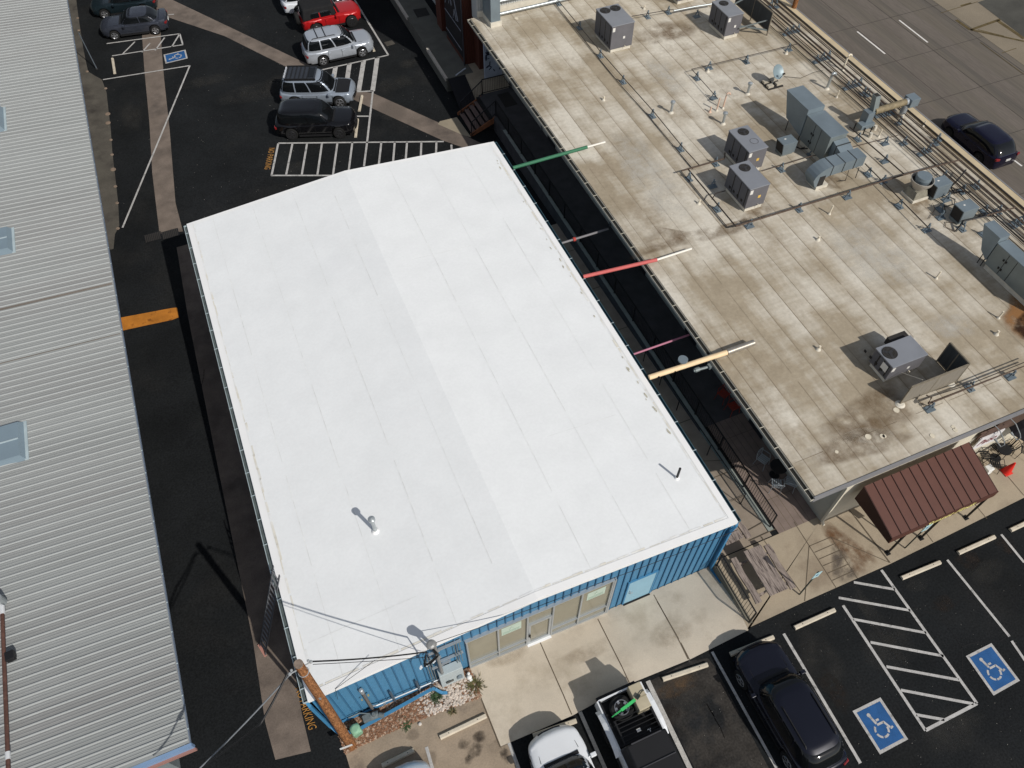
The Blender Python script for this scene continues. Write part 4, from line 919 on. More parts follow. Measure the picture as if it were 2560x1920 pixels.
def near_name(p):
    refs=[((21.5,36.5),'the twin fan unit'),((28,35),'the unit with the dark screen'),((21.1,24.2),'the unit with the ringed lid'),((21.1,22.1),'the front unit of the pair'),((21.1,11.2),'the sideways unit'),((26.4,24),'the big air handler'),((28.8,18.9),'the round exhaust fan'),((29.5,17),'the lower steel box'),((24.8,24.2),'the small steel box'),((27.5,29.2),'the satellite dish'),((30.8,24),'the pipe duct'),((16,41),'the grey duct column'),((28.6,14),'the far right air handler'),((32.5,30),'the street side kerb')]
    return min(refs,key=lambda r:(p.x-r[0][0])**2+(p.y-r[0][1])**2)
seen={}
for k,(u,v) in SP:
    p=g(k,u,v,ZR+.05); o=sup0 if nsp==0 else ctree(sup0); nsp+=1
    o.location=(p.x,p.y,ZR); 
    o.rotation_euler=(0,0,R_(90) if (k=='K4' and 800<u<1700 and v>100 and u<1700) or u>1800 and k=='K5' else (R_(0) if p.x>30 else R_(90 if nsp%2 else 0)))
    rf,nm=near_name(p); dx,dy=p.x-rf[0],p.y-rf[1]; dist=math.hypot(dx,dy)
    side=('right' if dx>0 else 'left') if abs(dx)>abs(dy) else ('behind' if dy>0 else 'in front')
    far='close ' if dist<1.6 else ('' if dist<3.2 else ('farther ' if dist<5 else 'well '))
    base='pipe support %s%s %s'%(far,{'right':'to the right of','left':'to the left of','behind':'behind','in front':'in front of'}[side],nm)
    seen.setdefault(base,[]).append(o)
    o['group']='pipe supports on the beige roof'
ordn=['nearest','second nearest','third nearest','fourth nearest','fifth nearest','sixth nearest','seventh nearest','eighth nearest']
for base,L in seen.items():
    L.sort(key=lambda o:o.location.y)
    for i,o in enumerate(L):
        o['label']=base if len(L)==1 else base.replace('pipe support','pipe support, %s the camera,'%ordn[min(i,7)]).replace('camera, well ','camera, ').replace('camera, farther ','camera, ')
        if len(L)==1: pass
# pipes
def run(name,label,material,r,pts,z=ZR+.36,grp='pipes running over the beige roof',cat='pipe'):
    P=[g(k,u,v,zz) for (k,u,v,zz) in [(*p,z) if len(p)==3 else p for p in pts]]
    q=M(); q.tube([tuple(p) for p in P],r,8); o=q.build(name,material,None,smooth=60); tag(o,label,cat,grp); return o
run('gas_pipe','thin pipe running from the back wall to the paired units, right one of two',mBlkPipe,.022,[('K4',790,-30),('K4',1100,345),('K4',1275,545),('K4',1480,775),('K4',1672,1010),('K4',1795,1145)])
run('gas_pipe','thin pipe running from the back wall to the paired units, left one of two',mBlkPipe,.018,[('K4',730,-60),('K4',1090,395),('K4',1250,590),('K4',1440,800),('K4',1640,1040),('K4',1750,1170)],ZR+.05)
run('gas_pipe','brown pipe feeding the left side of the ringed lid unit',mGas,.035,[('K5',108,1050),('K5',370,975),('K5',375,940)])
run('gas_pipe','black square loop of pipe round the front paired unit',mBlkPipe,.032,[('K5',150,1042),('K5',440,1390)])
run('gas_pipe','long rust brown pipe crossing the roof before the paired units',mGas,.04,[('K5',440,1390),('K5',1480,1072),('K5',1820,982)])
run('gas_pipe','thin shadowed pipe parallel to the left loop of the front paired unit',mBlkPipe,.016,[('K5',108,1055),('K5',392,1398),('K5',440,1392)],ZR+.08)
run('gas_pipe','dark pipe branch entering the front paired unit',mBlkPipe,.025,[('K5',295,1225),('K5',318,1188),('K5',378,1172)])
run('gas_pipe','thin pipe from the back of the satellite dish to the twin vents',mBlkPipe,.018,[('K5',170,425),('K5',830,268)])
run('gas_pipe','short thin pipe by the pink plastic vents',mBlkPipe,.018,[('K5',170,425),('K5',330,605)])
run('gas_pipe','thick pale pipe in front of the top edge unit',mGalv,.05,[('N3',1195,100),('N3',1400,60),('N3',1560,35)],ZR+.3)
run('gas_pipe','thin pipe between the twin fan unit and the thick pale pipe',mBlkPipe,.02,[('N3',810,150),('N3',1195,85)])
run('gas_pipe','thin black line down the near side of the big air handler',mBlkPipe,.03,[('K5',1140,780),('K5',1478,1072)])
run('gas_pipe','black line running from the elbow duct to a lone support',mBlkPipe,.025,[('K5',1235,1005),('K5',1625,1400)])
run('gas_pipe','reddish thin conduit crossing in front of the big air handler',mGas,.018,[('K5',600,1052),('K5',900,960),('K5',1060,930),('K5',1440,830)],ZR+.3)
run('gas_pipe','pair of thin pipes beside the privacy screen, upper one',mBlkPipe,.02,[('K8',1280,1100),('K8',1700,965),('K8',2300,725)])
run('gas_pipe','pair of thin pipes beside the privacy screen, lower one',mGas,.024,[('K8',1310,1060),('K8',1360,1085),('K8',1330,1140),('K8',2300,760)])
run('gas_pipe','rusty pipe crossing the street side bundle near the lower steel box',mGas,.035,[('K7',1640,880),('K7',1850,820),('K7',2110,750)])
for i,x in enumerate((30.45,30.7,30.86,30.98,31.2,31.36,31.5,31.64,31.78,32.05,32.2,32.4)):
    q=M(); yy=[36.9,33,29,25,21,17,13,9.5]; q.tube([(x+random.uniform(-.03,.03),y,ZR+.36-(.0 if i%2 else .05)) for y in yy],.02 if i not in(2,7) else .03,6)
    o=q.build('conduit_line',(mBlkPipe,mGas)[i%3==1],None,smooth=60); tag(o,'%s long conduit of the street side bundle, counted from the roof interior'%('first','second','third','fourth','fifth','sixth','seventh','eighth','ninth','tenth','eleventh','twelfth')[i],'conduit','conduits in the bundle along the street side')
q=M(); q.tube([(32.6,41,4.2),(32.6,26,4.2),(32.62,18,4.2),(32.6,9,4.2)],.045,8); o=q.build('gas_main',mat('main_black',(0.03,0.03,0.03),0.6,var=.2),None,smooth=60); tag(o,'thick black main pipe beside the raised street side roof edge','pipe')
# pvc and metal vents
VL=[('K4',1130,692,.22,.045,mPVC,'cream plastic vent stub in the open middle of the left roof half'),('K4',1410,62,.22,.045,mPVC,'cream vent stub behind the twin fan unit'),('K4',1788,1408,.22,.045,mPVC,'cream vent stub left of the front paired unit'),('K4',1865,775,.3,.04,mPVCp,'shortest of three pink plastic vents'),
 ('K5',1015,1315,.5,.035,mPVC,'slim cream vent leaning in front of the long brown pipe'),('K5',945,1474,.2,.05,mPVC,'cream vent stub right of the long pipe corner'),('K5',1060,598,.42,.035,mPVC,'slim cream vent behind the big air handler'),('K5',1318,840,.42,.035,mPVC,'slim cream vent near the duct elbow'),('K5',1592,775,.3,.03,mPVC,'slim cream vent at the roof edge by the street car'),('K5',750,330,.15,.05,mPVC,'cream vent stub right of the satellite dish line'),('K5',268,440,.15,.05,mPVC,'cream vent stub left of the satellite dish line'),
 ('K7',60,825,.5,.035,mPVC,'x'),('K7',1240,1530,.42,.035,mPVC,'slim cream vent alone in the lower middle of the roof'),('K8',315,640,.2,.05,mPVC,'cream vent stub left of the sideways unit'),('K8',1975,350,.4,.035,mPVC,'slim cream vent beside the rust bloom'),('K8',1955,500,.2,.05,mPVC,'white vent stub by the dark round exhaust shadow')]
for k,u,v,h,r,m_,lab in VL:
    if lab=='x': continue
    p=g(k,u,v,ZR); vent('plastic_vent',lab,(p.x,p.y,ZR),(p.x+.03,p.y,ZR+h),r,m_,None,'plastic vents on the beige roof',m_ if m_ is mPVCp else mCurb)
for k,u,v,h,lab in [('K4',1597,778,.62,'capped metal vent left of the pink plastic vents'),('K4',1955,855,.62,'capped metal vent in front of the pink plastic vents'),('K4',2125,650,.62,'capped metal vent nearest the satellite dish')]:
    p=g(k,u,v,ZR); vent('metal_vent',lab,(p.x,p.y,ZR),(p.x,p.y,ZR+h),.065,mGalv,mGalv,'capped metal vents on the beige roof',mCurb)
for (k,u,v),(u2,v2),lab,m_,r in [(('K4',1912,765),(1925,700),'tall straight pink plastic vent',mPVCp,.04),(('K4',1955,750),(1985,660),'pink plastic vent with a bent top',mPVCp,.04),(('K5',1000,545),(1015,440),'tall grey gooseneck vent behind the big air handler',mGalv,.07),(('K5',1098,430),(1120,370),'cream gooseneck vent at the street side',mPVC,.05)]:
    p=g(k,u,v,ZR); h=.75
    t=thing('gooseneck_vent',lab,'vent pipe',(p.x,p.y,ZR),0,'bent vents on the beige roof'); q=M()
    pts=[(0,0,0),(.02,0,h)]
    if 'straight' not in lab: pts+=[(.03,.0,h+.1),(.1,0,h+.16),(.2,-.02,h+.13),(.24,-.03,h+.04)]
    q.tube(pts,r,10); q.build('pipe',m_,t,smooth=50); q=M(); q.cyl((0,0,-.02),(0,0,.1),r*2.4,r*1.1,12); q.build('boot',mCurb,t,smooth=50)
# satellite dish
t=thing('satellite_dish','grey satellite dish on a ballast tray of concrete blocks','satellite dish',(27.6,29.3,ZR),0)
q=M(); q.box(-.48,.45,-.42,.42,.02,.05); q.build('tray',mPadD,t)
for (x,y) in ((-.3,-.2),(-.28,.25),(.25,-.18),(.2,.25)):
    q=M(); q.box(x-.17,x+.17,y-.12,y+.1,.05,.17); q.build('ballast_block',mat('block',S(176,168,152),0.9,var=0.1,scale=8),t,bevel=.008)
q=M(); q.tube([(0,0,.05),(0,0,.5),(.1,.02,.62)],.025,8); q.bar((0,0,.3),(-.2,.25,.06),.02,.02); q.build('mast',mGalv,t)
q=M(); n=Vector((.12,-.78,.62)).normalized(); c=Vector((.12,0,.72)); a=Vector((1,0,0)); a=(a-n*a.dot(n)).normalized(); b_=n.cross(a)
rings=[]
for rr,dd in ((.02,0),(.12,.006),(.24,.03),(.36,.07)): rings.append([c+n*(dd)+a*(rr*math.cos(i*.314))+b_*(rr*1.08*math.sin(i*.314)) for i in range(20)])
rings+= [[p-n*.012 for p in r] for r in rings[::-1]]
q.loft(rings); q.build('dish',mat('dish_grey',S(122,138,144),0.4,0.1,var=0.04),t,smooth=60)
q=M(); q.bar(c-b_*.36+n*.07,c+n*.42-b_*.18,.02,.02); q.obox(c+n*.44-b_*.17,(.14,.07,.07)); q.build('feed_arm',mPadD,t)
# big air handler
def air_handler(label,x0,x1,ys,zt,near,partial=False):
    """ys: hood start (far), hood/body joint, body end (near)"""
    t=thing('air_handler',label,'air handler',((x0+x1)/2,(ys[0]+ys[2])/2,ZR),0,'large sheet metal air handlers')
    yh0,yj,ye=ys
    q=M(); q.hexa([(x0,yj+.02,ZR+.45),(x1,yj+.02,ZR+.45),(x1,yh0-.55,ZR+.7),(x0,yh0-.55,ZR+.7)],[(x0,yj+.02,zt),(x1,yj+.02,zt),(x1,yh0,zt),(x0,yh0,zt)]); hd=q.build('intake_hood',mDuct,t,True)
    q=M(); q.hexa([(x0+.05,yh0-.56,ZR+.74),(x1-.05,yh0-.56,ZR+.74),(x1-.05,yh0-.53,ZR+.72),(x0+.05,yh0-.53,ZR+.72)],[(x0+.05,yh0-.01,zt-.06),(x1-.05,yh0-.01,zt-.06),(x1-.05,yh0+.012,zt-.06),(x0+.05,yh0+.012,zt-.06)]); q.build('intake_screen',mPadD,hd,True)
    q=M(); q.box(x0+.03,x1+.05,ye,yj,ZR+.28,zt-.3); bd=q.build('fan_section',mDuctS,t,True,bevel=.015)
    q=M(); q.box(x0+.01,x1+.07,ye-.02,yj-.0,zt-.3,zt-.26); q.build('lid',mDuct,bd,True)
    q=M()
    for yy in (yj-.75,yj-1.2): q.box(x0+.02,x0+.03,yy,yy+.02,ZR+.32,zt-.34)
    for yy in (yj-.68,yj-.82): 
        for zz in (ZR+.55,ZR+1.0): q.box(x0+.005,x0+.03,yy,yy+.07,zz,zz+.1)
    q.build('door_latch',BLK,bd,True)
    q=M(); q.box(x0+.1,x1,ye+.02,yj-.05,ZR,ZR+.28); q.build('curb',mCurb,t,True)
    q=M()
    for yy in (yh0-.7,yj+.1):
        q.cyl((x0+.08,yy,ZR),(x0+.08,yy,ZR+.6),.02); q.cyl((x1-.08,yy,ZR),(x1-.08,yy,ZR+.6),.02)
    q.build('leg_rod',BLK,t,True)
    return t
ah=air_handler('large sheet metal air handler with sloped hood and curved supply duct',25.88,26.85,(26.35,24.5,22.62),5.95,True)
q=M(); q.hexa([(26.15,21.95,4.55),(26.9,21.95,4.55),(26.95,22.6,4.55),(26.15,22.6,4.55)],[(26.15,21.95,5.2),(26.9,21.95,5.2),(26.95,22.6,5.4),(26.15,22.6,5.4)]); du=q.build('supply_duct',mDuct,ah,True)
q=M(); q.box(25.25,27.15,21.25,21.95,4.65,5.2); q.build('cross_duct',mDuct,du,True)
q=M(); R1=[]
for i in range(7):
    a=i*math.pi/12; x=25.25-.62*math.sin(a); dz=-.62*(1-math.cos(a))
    R1.append([(x,21.25,4.65+dz-.0*i),(x,21.95,4.65+dz),(x-.0-.28*math.sin(a)*1.0,21.95,5.2+dz*1.0-.0),(x-.28*math.sin(a),21.25,5.2+dz)])
q.loft(R1); q.build('duct_elbow',mDuct,du,True)
q=M(); q.box(24.62,25.3,21.2,22.0,4.0,4.18); q.build('elbow_curb',mCurb,du,True)
q=M(); q.box(24.66,25.0,21.24,21.96,4.15,4.75); q.build('elbow_drop',mPadD,du,True)
q=M()
for x in (25.24,25.9,26.55): q.box(x,x+.035,21.235,21.965,4.64,5.215)
q.box(26.14,26.96,22.28,22.31,4.54,5.35); q.build('duct_flange',mat('flange_dark',S(56,58,58),0.5),du,True)
q=M(); q.tube([(26.3,21.2,4.66),(26.3,21.15,4.1),(26.0,21.3,4.05)],.018); q.tube([(26.9,21.2,4.66),(26.85,21.1,4.1)],.018); q.build('duct_stand',BLK,du,True)
ah2=air_handler('second sheet metal air handler cut by the right edge of the photo',28.3,28.85,(15.1,14.1,11.0),5.75,True)
# small boxes
def small_box(label,x0,x1,y0,y1,z1,skew=.1):
    t=thing('condenser_box',label,'equipment box',((x0+x1)/2,(y0+y1)/2,ZR),0,'small steel boxes on the beige roof')
    q=M(); q.box(x0+.1,x1-.05,y0+.05,y1-.05,ZR,ZR+.12); q.build('base',mDuctS,t,True)
    q=M(); q.hexa([(x0+.12,y0,ZR+.1),(x1,y0,ZR+.1),(x1,y1,ZR+.1),(x0+.12,y1,ZR+.1)],[(x0,y0,z1),(x1,y0,z1),(x1,y1,z1),(x0,y1,z1)]); bd=q.build('housing',mDuct,t,True,bevel=.01)
    q=M(); q.hexa([(x0+.09,y0+.05,ZR+.16),(x0+.13,y0+.05,ZR+.16),(x0+.13,y1-.05,ZR+.16),(x0+.09,y1-.05,ZR+.16)],[(x0-.002,y0+.05,z1-.05),(x0+.03,y0+.05,z1-.05),(x0+.03,y1-.05,z1-.05),(x0-.002,y1-.05,z1-.05)]); q.build('filter_face',mPadD,bd,True)
    q=M(); q.box(x1,x1+.1,y0+.1,y0+.28,ZR+.35,ZR+.58); q.build('switch_box',mat('switch',S(176,184,184),0.5),t,True)
    q=M(); q.tube([(x1+.05,y0+.15,ZR+.35),(x1+.3,y0+.0,ZR+.2),(x1+.9,y0-.15,ZR+.15),(x1+1.2,y0-.3,ZR+.1)],.03); q.tube([(x1+.02,y0+.2,ZR+.3),(x1+.4,y0+.1,ZR+.1),(x1+1.0,y0+.1,ZR+.12)],.022); q.build('cable',BLK,t,True)
    q=M(); q.box(x0+.3,x0+.4,y0+.35,y0+.42,z1+.001,z1+.006); q.build('label_plate',mLab,bd,True)
small_box('small steel box between the paired units and the air handler',24.44,25.28,23.92,24.52,4.75)
small_box('steel box tucked beside the round exhaust fan',29.15,30.05,18.4,19.0,4.85)
small_box('lower steel box among tangled black cables',29.1,30.0,16.6,17.25,4.85)
# upblast exhaust fan
t=thing('exhaust_fan','round upblast exhaust fan on a square curb with greasy base','exhaust fan',(28.75,19.05,ZR),0)
q=M(); q.box(-.5,.42,-.45,.4,0,.14); q.build('curb',mCurb,t)
q=M(); q.hexa([(-.46,-.4,.14),(.38,-.4,.14),(.38,.36,.14),(-.46,.36,.14)],[(-.34,-.3,.5),(.3,-.3,.5),(.3,.28,.5),(-.34,.28,.5)]); q.build('base',mat('greasy_steel',S(140,136,122),0.6,0.2,var=0.3,scale=4),t)
q=M(); q.loft([[(r*math.cos(i*.262),r*math.sin(i*.262),z) for i in range(24)] for r,z in ((.3,.5),(.34,.62),(.5,.82),(.53,1.0),(.50,1.0),(.47,.84),(.3,.66))],cap=False); q.build('wind_band',mat('fan_band',S(184,178,168),0.4,0.3,var=0.1,scale=3),t,smooth=50)
q=M(); q.cyl((0,0,.6),(0,0,1.05),.3,.36,22); q.cyl((0,0,1.05),(0,0,1.2),.36,.34,22); q.build('motor_cap',mDuct,t,smooth=40)
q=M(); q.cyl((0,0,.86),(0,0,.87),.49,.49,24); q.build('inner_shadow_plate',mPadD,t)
# cylinder duct near the street
t=thing('exhaust_duct','horizontal insulated exhaust duct reaching over the street side pipes','exhaust duct',(30.5,24.2,ZR),0)
q=M(); q.cyl((30.0,24.2,4.95),(32.0,24.22,4.95),.17,.17,18); q.build('insulated_pipe',mat('lagging',S(128,116,92),0.7,0.1,var=0.3,scale=4,fine=.2),t,True,smooth=50)
q=M(); q.cyl((31.95,24.22,4.95),(32.15,24.22,4.95),.18,.18,18); q.cyl((32.1,24.2,4.3),(32.1,24.2,4.75),.16,.16,16); q.build('collar',mAlu,t,True,smooth=50)
q=M(); q.box(32.1,32.65,23.95,24.5,4.7,5.15); q.box(29.55,29.95,24.05,24.5,4.3,5.0); q.box(29.2,30.0,23.85,24.25,4.25,4.5); q.build('junction_box',mDuct,t,True,bevel=.01)
q=M(); q.hexa([(29.85,24.1,4.9),(30.15,24.1,4.9),(30.15,24.4,4.9),(29.85,24.4,4.9)],[(29.9,24.35,5.7),(30.2,24.35,5.7),(30.2,24.65,5.7),(29.9,24.65,5.7)]); q.build('stack',mDuctS,t,True)
q=M(); q.box(29.93,30.17,24.38,24.62,5.695,5.712); q.build('stack_opening',mPadD,t,True)
q=M()
for x,y in ((29.2,24.3),(29.4,23.8),(29.8,23.75)): q.cyl((x,y,4.0),(x,y,4.4),.03)
q.build('stand',BLK,t,True)
q=M(); q.cyl((29.6,23.5,4),(29.6,23.5,4.25),.1,.08); q.cyl((30.2,23.9,4),(30.2,23.9,4.25),.1,.08); q.cyl((32.1,24.2,4),(32.1,24.2,4.32),.17,.15); q.build('roof_boot',mCurb,t,True)
# tangle of cables
def cable(lab,pts,r=.02,m_=BLK): 
    q=M(); q.tube([tuple(g(k,u,v,z)) for k,u,v,z in pts],r,6); o=q.build('cable',m_,None,smooth=60); tag(o,lab,'cable','loose black cables on the beige roof')
cable('black cable looping down from the steel box beside the exhaust fan',[('K7',1180,490,4.5),('K7',1185,570,4.2),('K7',1210,650,4.05),('K7',1330,720,4.05),('K7',1345,800,4.04)])
cable('black cable bent round a pipe support right of the exhaust fan',[('K7',1320,560,4.3),('K7',1310,610,4.1),('K7',1450,655,4.1),('K7',1440,710,4.05),('K7',1330,740,4.05)])
cable('thick black cables crossing the street side bundle',[('K7',1570,330,4.4),('K7',1480,440,4.3),('K7',1400,520,4.2),('K7',1440,590,4.1),('K7',1560,560,4.3)],.035)
cable('heavy black hose in front of the lower steel box',[('K7',1800,840,4.4),('K7',1540,895,4.35),('K7',1500,960,4.2),('K7',1455,1010,4.05)],.045)
cable('thin brown cable curling on the roof below the exhaust fan',[('K7',1200,700,4.04),('K7',1230,760,4.04),('K7',1160,870,4.04)],.012,mGas)
cable('thin looped cable lying before the heavy hose',[('K7',1450,1010,4.04),('K7',1340,960,4.04),('K7',1350,905,4.04),('K7',1450,920,4.04)],.014,mGas)
cable('thin cable trailing from the satellite dish',[('K5',735,470,4.05),('K5',840,480,4.03),('K5',920,445,4.03),('K5',980,430,4.03)],.01)
# duct column at the back wall
t=thing('duct_column','tall grey duct column standing on a white curb at the back wall','duct column',(15.95,41.3,ZR),0)
q=M(); q.box(15.6,16.3,40.55,42.0,ZR,ZR+.28); q.build('curb',mCurb,t,True)
q=M(); q.box(15.64,16.24,40.62,41.9,ZR+.28,ZR+5.5); q.build('duct',mDuct,t,True,bevel=.01)
# ---------------- tall building behind
TB=thing('tall_brown_building','tall building with dark brown ribbed steel corner at the top of the picture','building',(22,50,0))
mBrn=mat('brown_steel',S(90,52,41),0.6,0.1,var=0.18,scale=3,stretch=(4,4,.3),fine=.1)
q=M(); q.box(14.9,15.62,43.65,47.0,-1.2,11); q.box(14.88,15.6,47.9,48.9,-1.2,11); q.box(15.3,16,47,47.9,-1.2,11); q.box(15.58,16.75,42.75,43.7,-1.2,3.7); q.build('brown_wall',mBrn,TB,True)
q=M(); q.box(15.62,36,42.9,75,-1.2,11); q.box(15.3,36,42.05,42.9,3.6,11); q.build('wall',mat('white_siding',S(178,180,178),0.7,var=0.06,scale=3,stretch=(8,8,.3)),TB,True)
q=M()
y=43.7
for i in range(5): q.box(14.9+i*.15,14.93+i*.15,43.62,43.65,-1,11)
q.build('steel_rib',mBrn,TB,True)
q=M(); x=15.4
while x<36: q.box(x,x+.02,42.02,42.05,4.3,11); x+=.15
q.build('siding_rib',mat('siding_shade',S(150,152,152),0.7),TB,True)
q=M(); q.box(15.3,36,41.9,42.05,3.99,4.35); q.build('base_kerb',mCurb,TB,True)
q=M()
for i in range(5): q.cyl((16.6,41.8,4.75+i*.3),(22,41.8,4.75+i*.3),.07,.07,10)
q.cyl((16.5,41.35,4.25),(21.5,41.35,4.25),.09,.09,12); q.build('wall_pipe',mGalv,TB,True,smooth=50)
q=M(); q.cyl((14.84,43.55,0),(14.84,43.55,11),.05,.05,10); q.build('downspout',mat('dark_pipe',S(70,70,74),0.5),TB,True)
q=M(); q.box(14.86,14.9,43.85,46.9,.4,7.5); mural=q.build('mural_board',mat('mural_black',(0.012,0.012,0.014),0.6,var=.1),TB,True)
q=M(); 
def mm(a,c,w=.09): q.bar((14.855,a[0],a[1]),(14.855,c[0],c[1]),.02,w,up=(1,0,0))
for a,c in [((43.9,.9),(46.85,.9)),((43.9,2.2),(46.85,2.2)),((43.9,5.2),(46.85,5.2))]: mm(a,c,.05)
for ln_ in ([(46.8,3.0),(46.3,3.9),(46.0,3.3),(45.5,4.6),(45.1,3.6),(44.9,3.9),(44.3,2.6)],[(46.6,2.7),(46.2,3.4)],[(45.2,2.4),(44.9,3.1),(44.6,2.5)],[(45.9,3.0),(45.6,3.7),(45.4,3.1)]):
    for a,c in zip(ln_,ln_[1:]): mm(a,c)
q.build('mountain_drawing',mat('chalk',S(150,152,160),0.8,var=.2,scale=5),mural,True)
q=M(); q.box(15.62,15.66,49,56,.3,3.4); q.build('green_panel',mat('pale_green',S(150,178,160),0.6,var=.05),TB,True)
q=M(); q.box(15.5,16.7,41.62,41.72,.03,3.6); o=q.build('painted_panel',mat('mural_pale',S(170,178,192),0.8,var=.12,scale=2),BB,True)
q=M()
for _ in range(26):
    x=random.uniform(15.6,16.6); z=random.uniform(.5,3.2); r=random.uniform(.05,.14); a=random.uniform(0,3)
    q.poly([(x+math.cos(a)*r*math.cos(t)*1.6-math.sin(a)*r*.5*math.sin(t),41.612,z+math.sin(a)*r*1.6*math.cos(t)+math.cos(a)*r*.5*math.sin(t)) for t in [i*.785 for i in range(8)]])
q.build('leaf_pattern',mat('mural_leaf',S(58,62,78),0.8,var=.1),o,True)
# ================================================================== vehicles
mGl=mat('car_glass',(0.006,0.007,0.008),0.06,var=0,spec=.45,coat=.0)
mTyre=mat('tyre_rubber',(0.012,0.012,0.012),0.85,var=0.1); mRim=mat('rim_silver',S(170,172,176),0.3,.7,var=.05); mRimD=mat('rim_dark',(0.05,0.05,0.055),0.35,.6)
mTrim=mat('black_trim',(0.014,0.014,0.015),0.5,var=0.05); mHead=mat('headlight',(0.55,0.57,0.6),0.08,var=0.1,scale=30,spec=.9,coat=.6); mTail=mat('taillight',(0.2,0.012,0.014),0.15,var=.05,coat=.5); mPlate=mat('plate',(0.6,0.6,0.58),.5)
def paint(n,c,rough=.28,metal=.3,coat=.35): return mat(n,c,rough,metal,var=.03,scale=1.0,fine=.02,spec=.4,coat=coat)
def wheel(t,x,y,r,w,rim,side):
    q=M(); n=22; pr=[(-w/2,r*.62),(-w/2,r*.93),(-w*.36,r),(w*.36,r),(w/2,r*.93),(w/2,r*.62)]
    q.loft([[(x+rr*math.cos(2*math.pi*i/n),y+yy,r+rr*math.sin(2*math.pi*i/n)) for i in range(n)] for yy,rr in pr]); wo=q.build('wheel',mTyre,t,smooth=50)
    q=M(); yo=y+side*(w/2-.015); d=side
    q.cyl((x,yo-.02*d,r),(x,yo,r),r*.62,r*.62,20); bk=q.build('rim_back',mRimD,wo)
    q=M(); 
    for k in range(5):
        a=k*2*math.pi/5+.3; 
        for da in (-.13,.13): q.bar((x,yo+.012*d,r),(x+math.cos(a+da)*r*.6,yo+.006*d,r+math.sin(a+da)*r*.6),.035,.02,up=(0,1,0))
    q.cyl((x,yo,r),(x,yo+.025*d,r),r*.13,r*.11,12)
    q.tube([(x+r*.6*math.cos(i*.3142),yo+.008*d,r+r*.6*math.sin(i*.3142)) for i in range(21)],.018,5)
    q.build('rim',rim,wo)
def car(label,fp,rp,vis,pm,L=4.8,W=1.9,H=1.75,hz=.98,bz=1.02,tz=None,wb=1.14,wt=.28,rt=-1.9,rb=-2.25,r=.37,wbase=2.75,xf=1.45,nwin=3,rails=False,rim=None,grp=None,suv=True,name='parked_suv',cat='car',z0=None,center=None,heading=None,hoodmat=None,roofmat=None,tint=None,lift=.0,body_r=.17,group='cars parked around the buildings'):
    rim=rim or mRim; tz=tz or bz
    if center is None:
        f=Vector(fp[:2]); b_=Vector(rp[:2]); d=(f-b_).normalized(); hd=math.atan2(d.y,d.x); n=Vector((-d.y,d.x))*(-vis)   # vis: +1 left side seen
        mid=(f+b_)/2+n*(W/2-.1); c=mid-d*(xf-wbase/2); 
    else: c=Vector(center); hd=heading
    z=gz(c.x,c.y) if z0 is None else z0
    t=thing(name,label,cat,(c.x,c.y,z),hd,group)
    xr=xf-wbase; N=64; zc=r; Ra=r*1.17
    zb0=.24+lift
    def halfw(x):
        s=min(1,abs(2*x/L)); return W/2*(.80+.20*math.sqrt(max(0,1-s**7)))
    def wp(x,y): return x-(.30 if x>0 else -.14)*abs(2*x/L)**4*(abs(y)/(W/2))**2.6
    def warp(q):
        for v in q.bm.verts: v.co.x=wp(v.co.x,v.co.y)
        return q
    def topz(x):
        e=L/2-x
        if x>wb: 
            k=max(0,min(1,(e-.0)/.28)); return (zb0+.42)+(hz-(zb0+.42))*math.sin(k*math.pi/2)**.8+ (bz-hz)*max(0,1-(x-wb)/(L/2-wb))
        if x<rb:
            k=max(0,min(1,(x+L/2)/.16)); return (zb0+.5)+(tz-(zb0+.5))*math.sin(k*math.pi/2)**.7
        return bz
    def botz(x):
        z=zb0+(.08 if abs(x)>L/2-.25 else 0)
        for xc in (xf,xr):
            if abs(x-xc)<Ra: z=max(z,zc+math.sqrt(Ra*Ra-(x-xc)**2))
        return z
    xs=sorted(set([-L/2+L*i/N for i in range(N+1)]+[xf-Ra,xf+Ra,xr-Ra,xr+Ra,L/2-.03,L/2-.1,-L/2+.03,-L/2+.1]))
    rings=[]
    for x in xs:
        w=halfw(x); zt=topz(x); zb_=min(botz(x),zt-.12); sh=min(bz-.05,zt-.05); sh=max(sh,zb_+.08)
        hw=[(w*.90,zb_),(w*.985,zb_+(sh-zb_)*.25),(w,zb_+(sh-zb_)*.6),(w*.97,sh-.02),(w*.90,zt-.012),(w*.6,zt+.012),(w*.25,zt+.022)]
        rings.append([(wp(x,y),y,zz) for y,zz in hw]+[(wp(x,y),-y,zz) for y,zz in hw[::-1]])
    q=M(); q.loft(rings); body=q.build('body',pm,t,smooth=38)
    # cabin: rounded outline raked from belt line to roof
    wB=W/2*.945; wT=W/2*.75; NE=4.6
    xb0,xb1,xt0,xt1=rb,wb,rt,wt
    def cp(un,vn,v,off=0.0):
        """un,vn: unit outline coordinates; v: 0 belt .. 1 roof"""
        bx=(xb0+xb1)/2+(xb1-xb0)/2*un; tx=(xt0+xt1)/2+(xt1-xt0)/2*un
        vv=v; bul=.045*math.sin(math.pi*min(1,v))
        x=bx+(tx-bx)*vv+un*abs(un)**3*(bul*1.2+off); y=(wB+(wT-wB)*vv**1.25+off)*vn
        return Vector((x,y,bz-.04+(H-.05-bz+.04)*(math.sin(vv*math.pi/2)**.92 if vv<1 else 1)))
    def ang(a): 
        ca,sa=math.cos(a),math.sin(a); return (math.copysign(abs(ca)**(2/NE),ca),math.copysign(abs(sa)**(2/NE),sa))
    NA=48; q=M(); rr_=[]
    for i in range(7): rr_.append([cp(*ang(2*math.pi*j/NA),i/6.) for j in range(NA)])
    ctr=Vector(((xt0+xt1)/2,0,0))
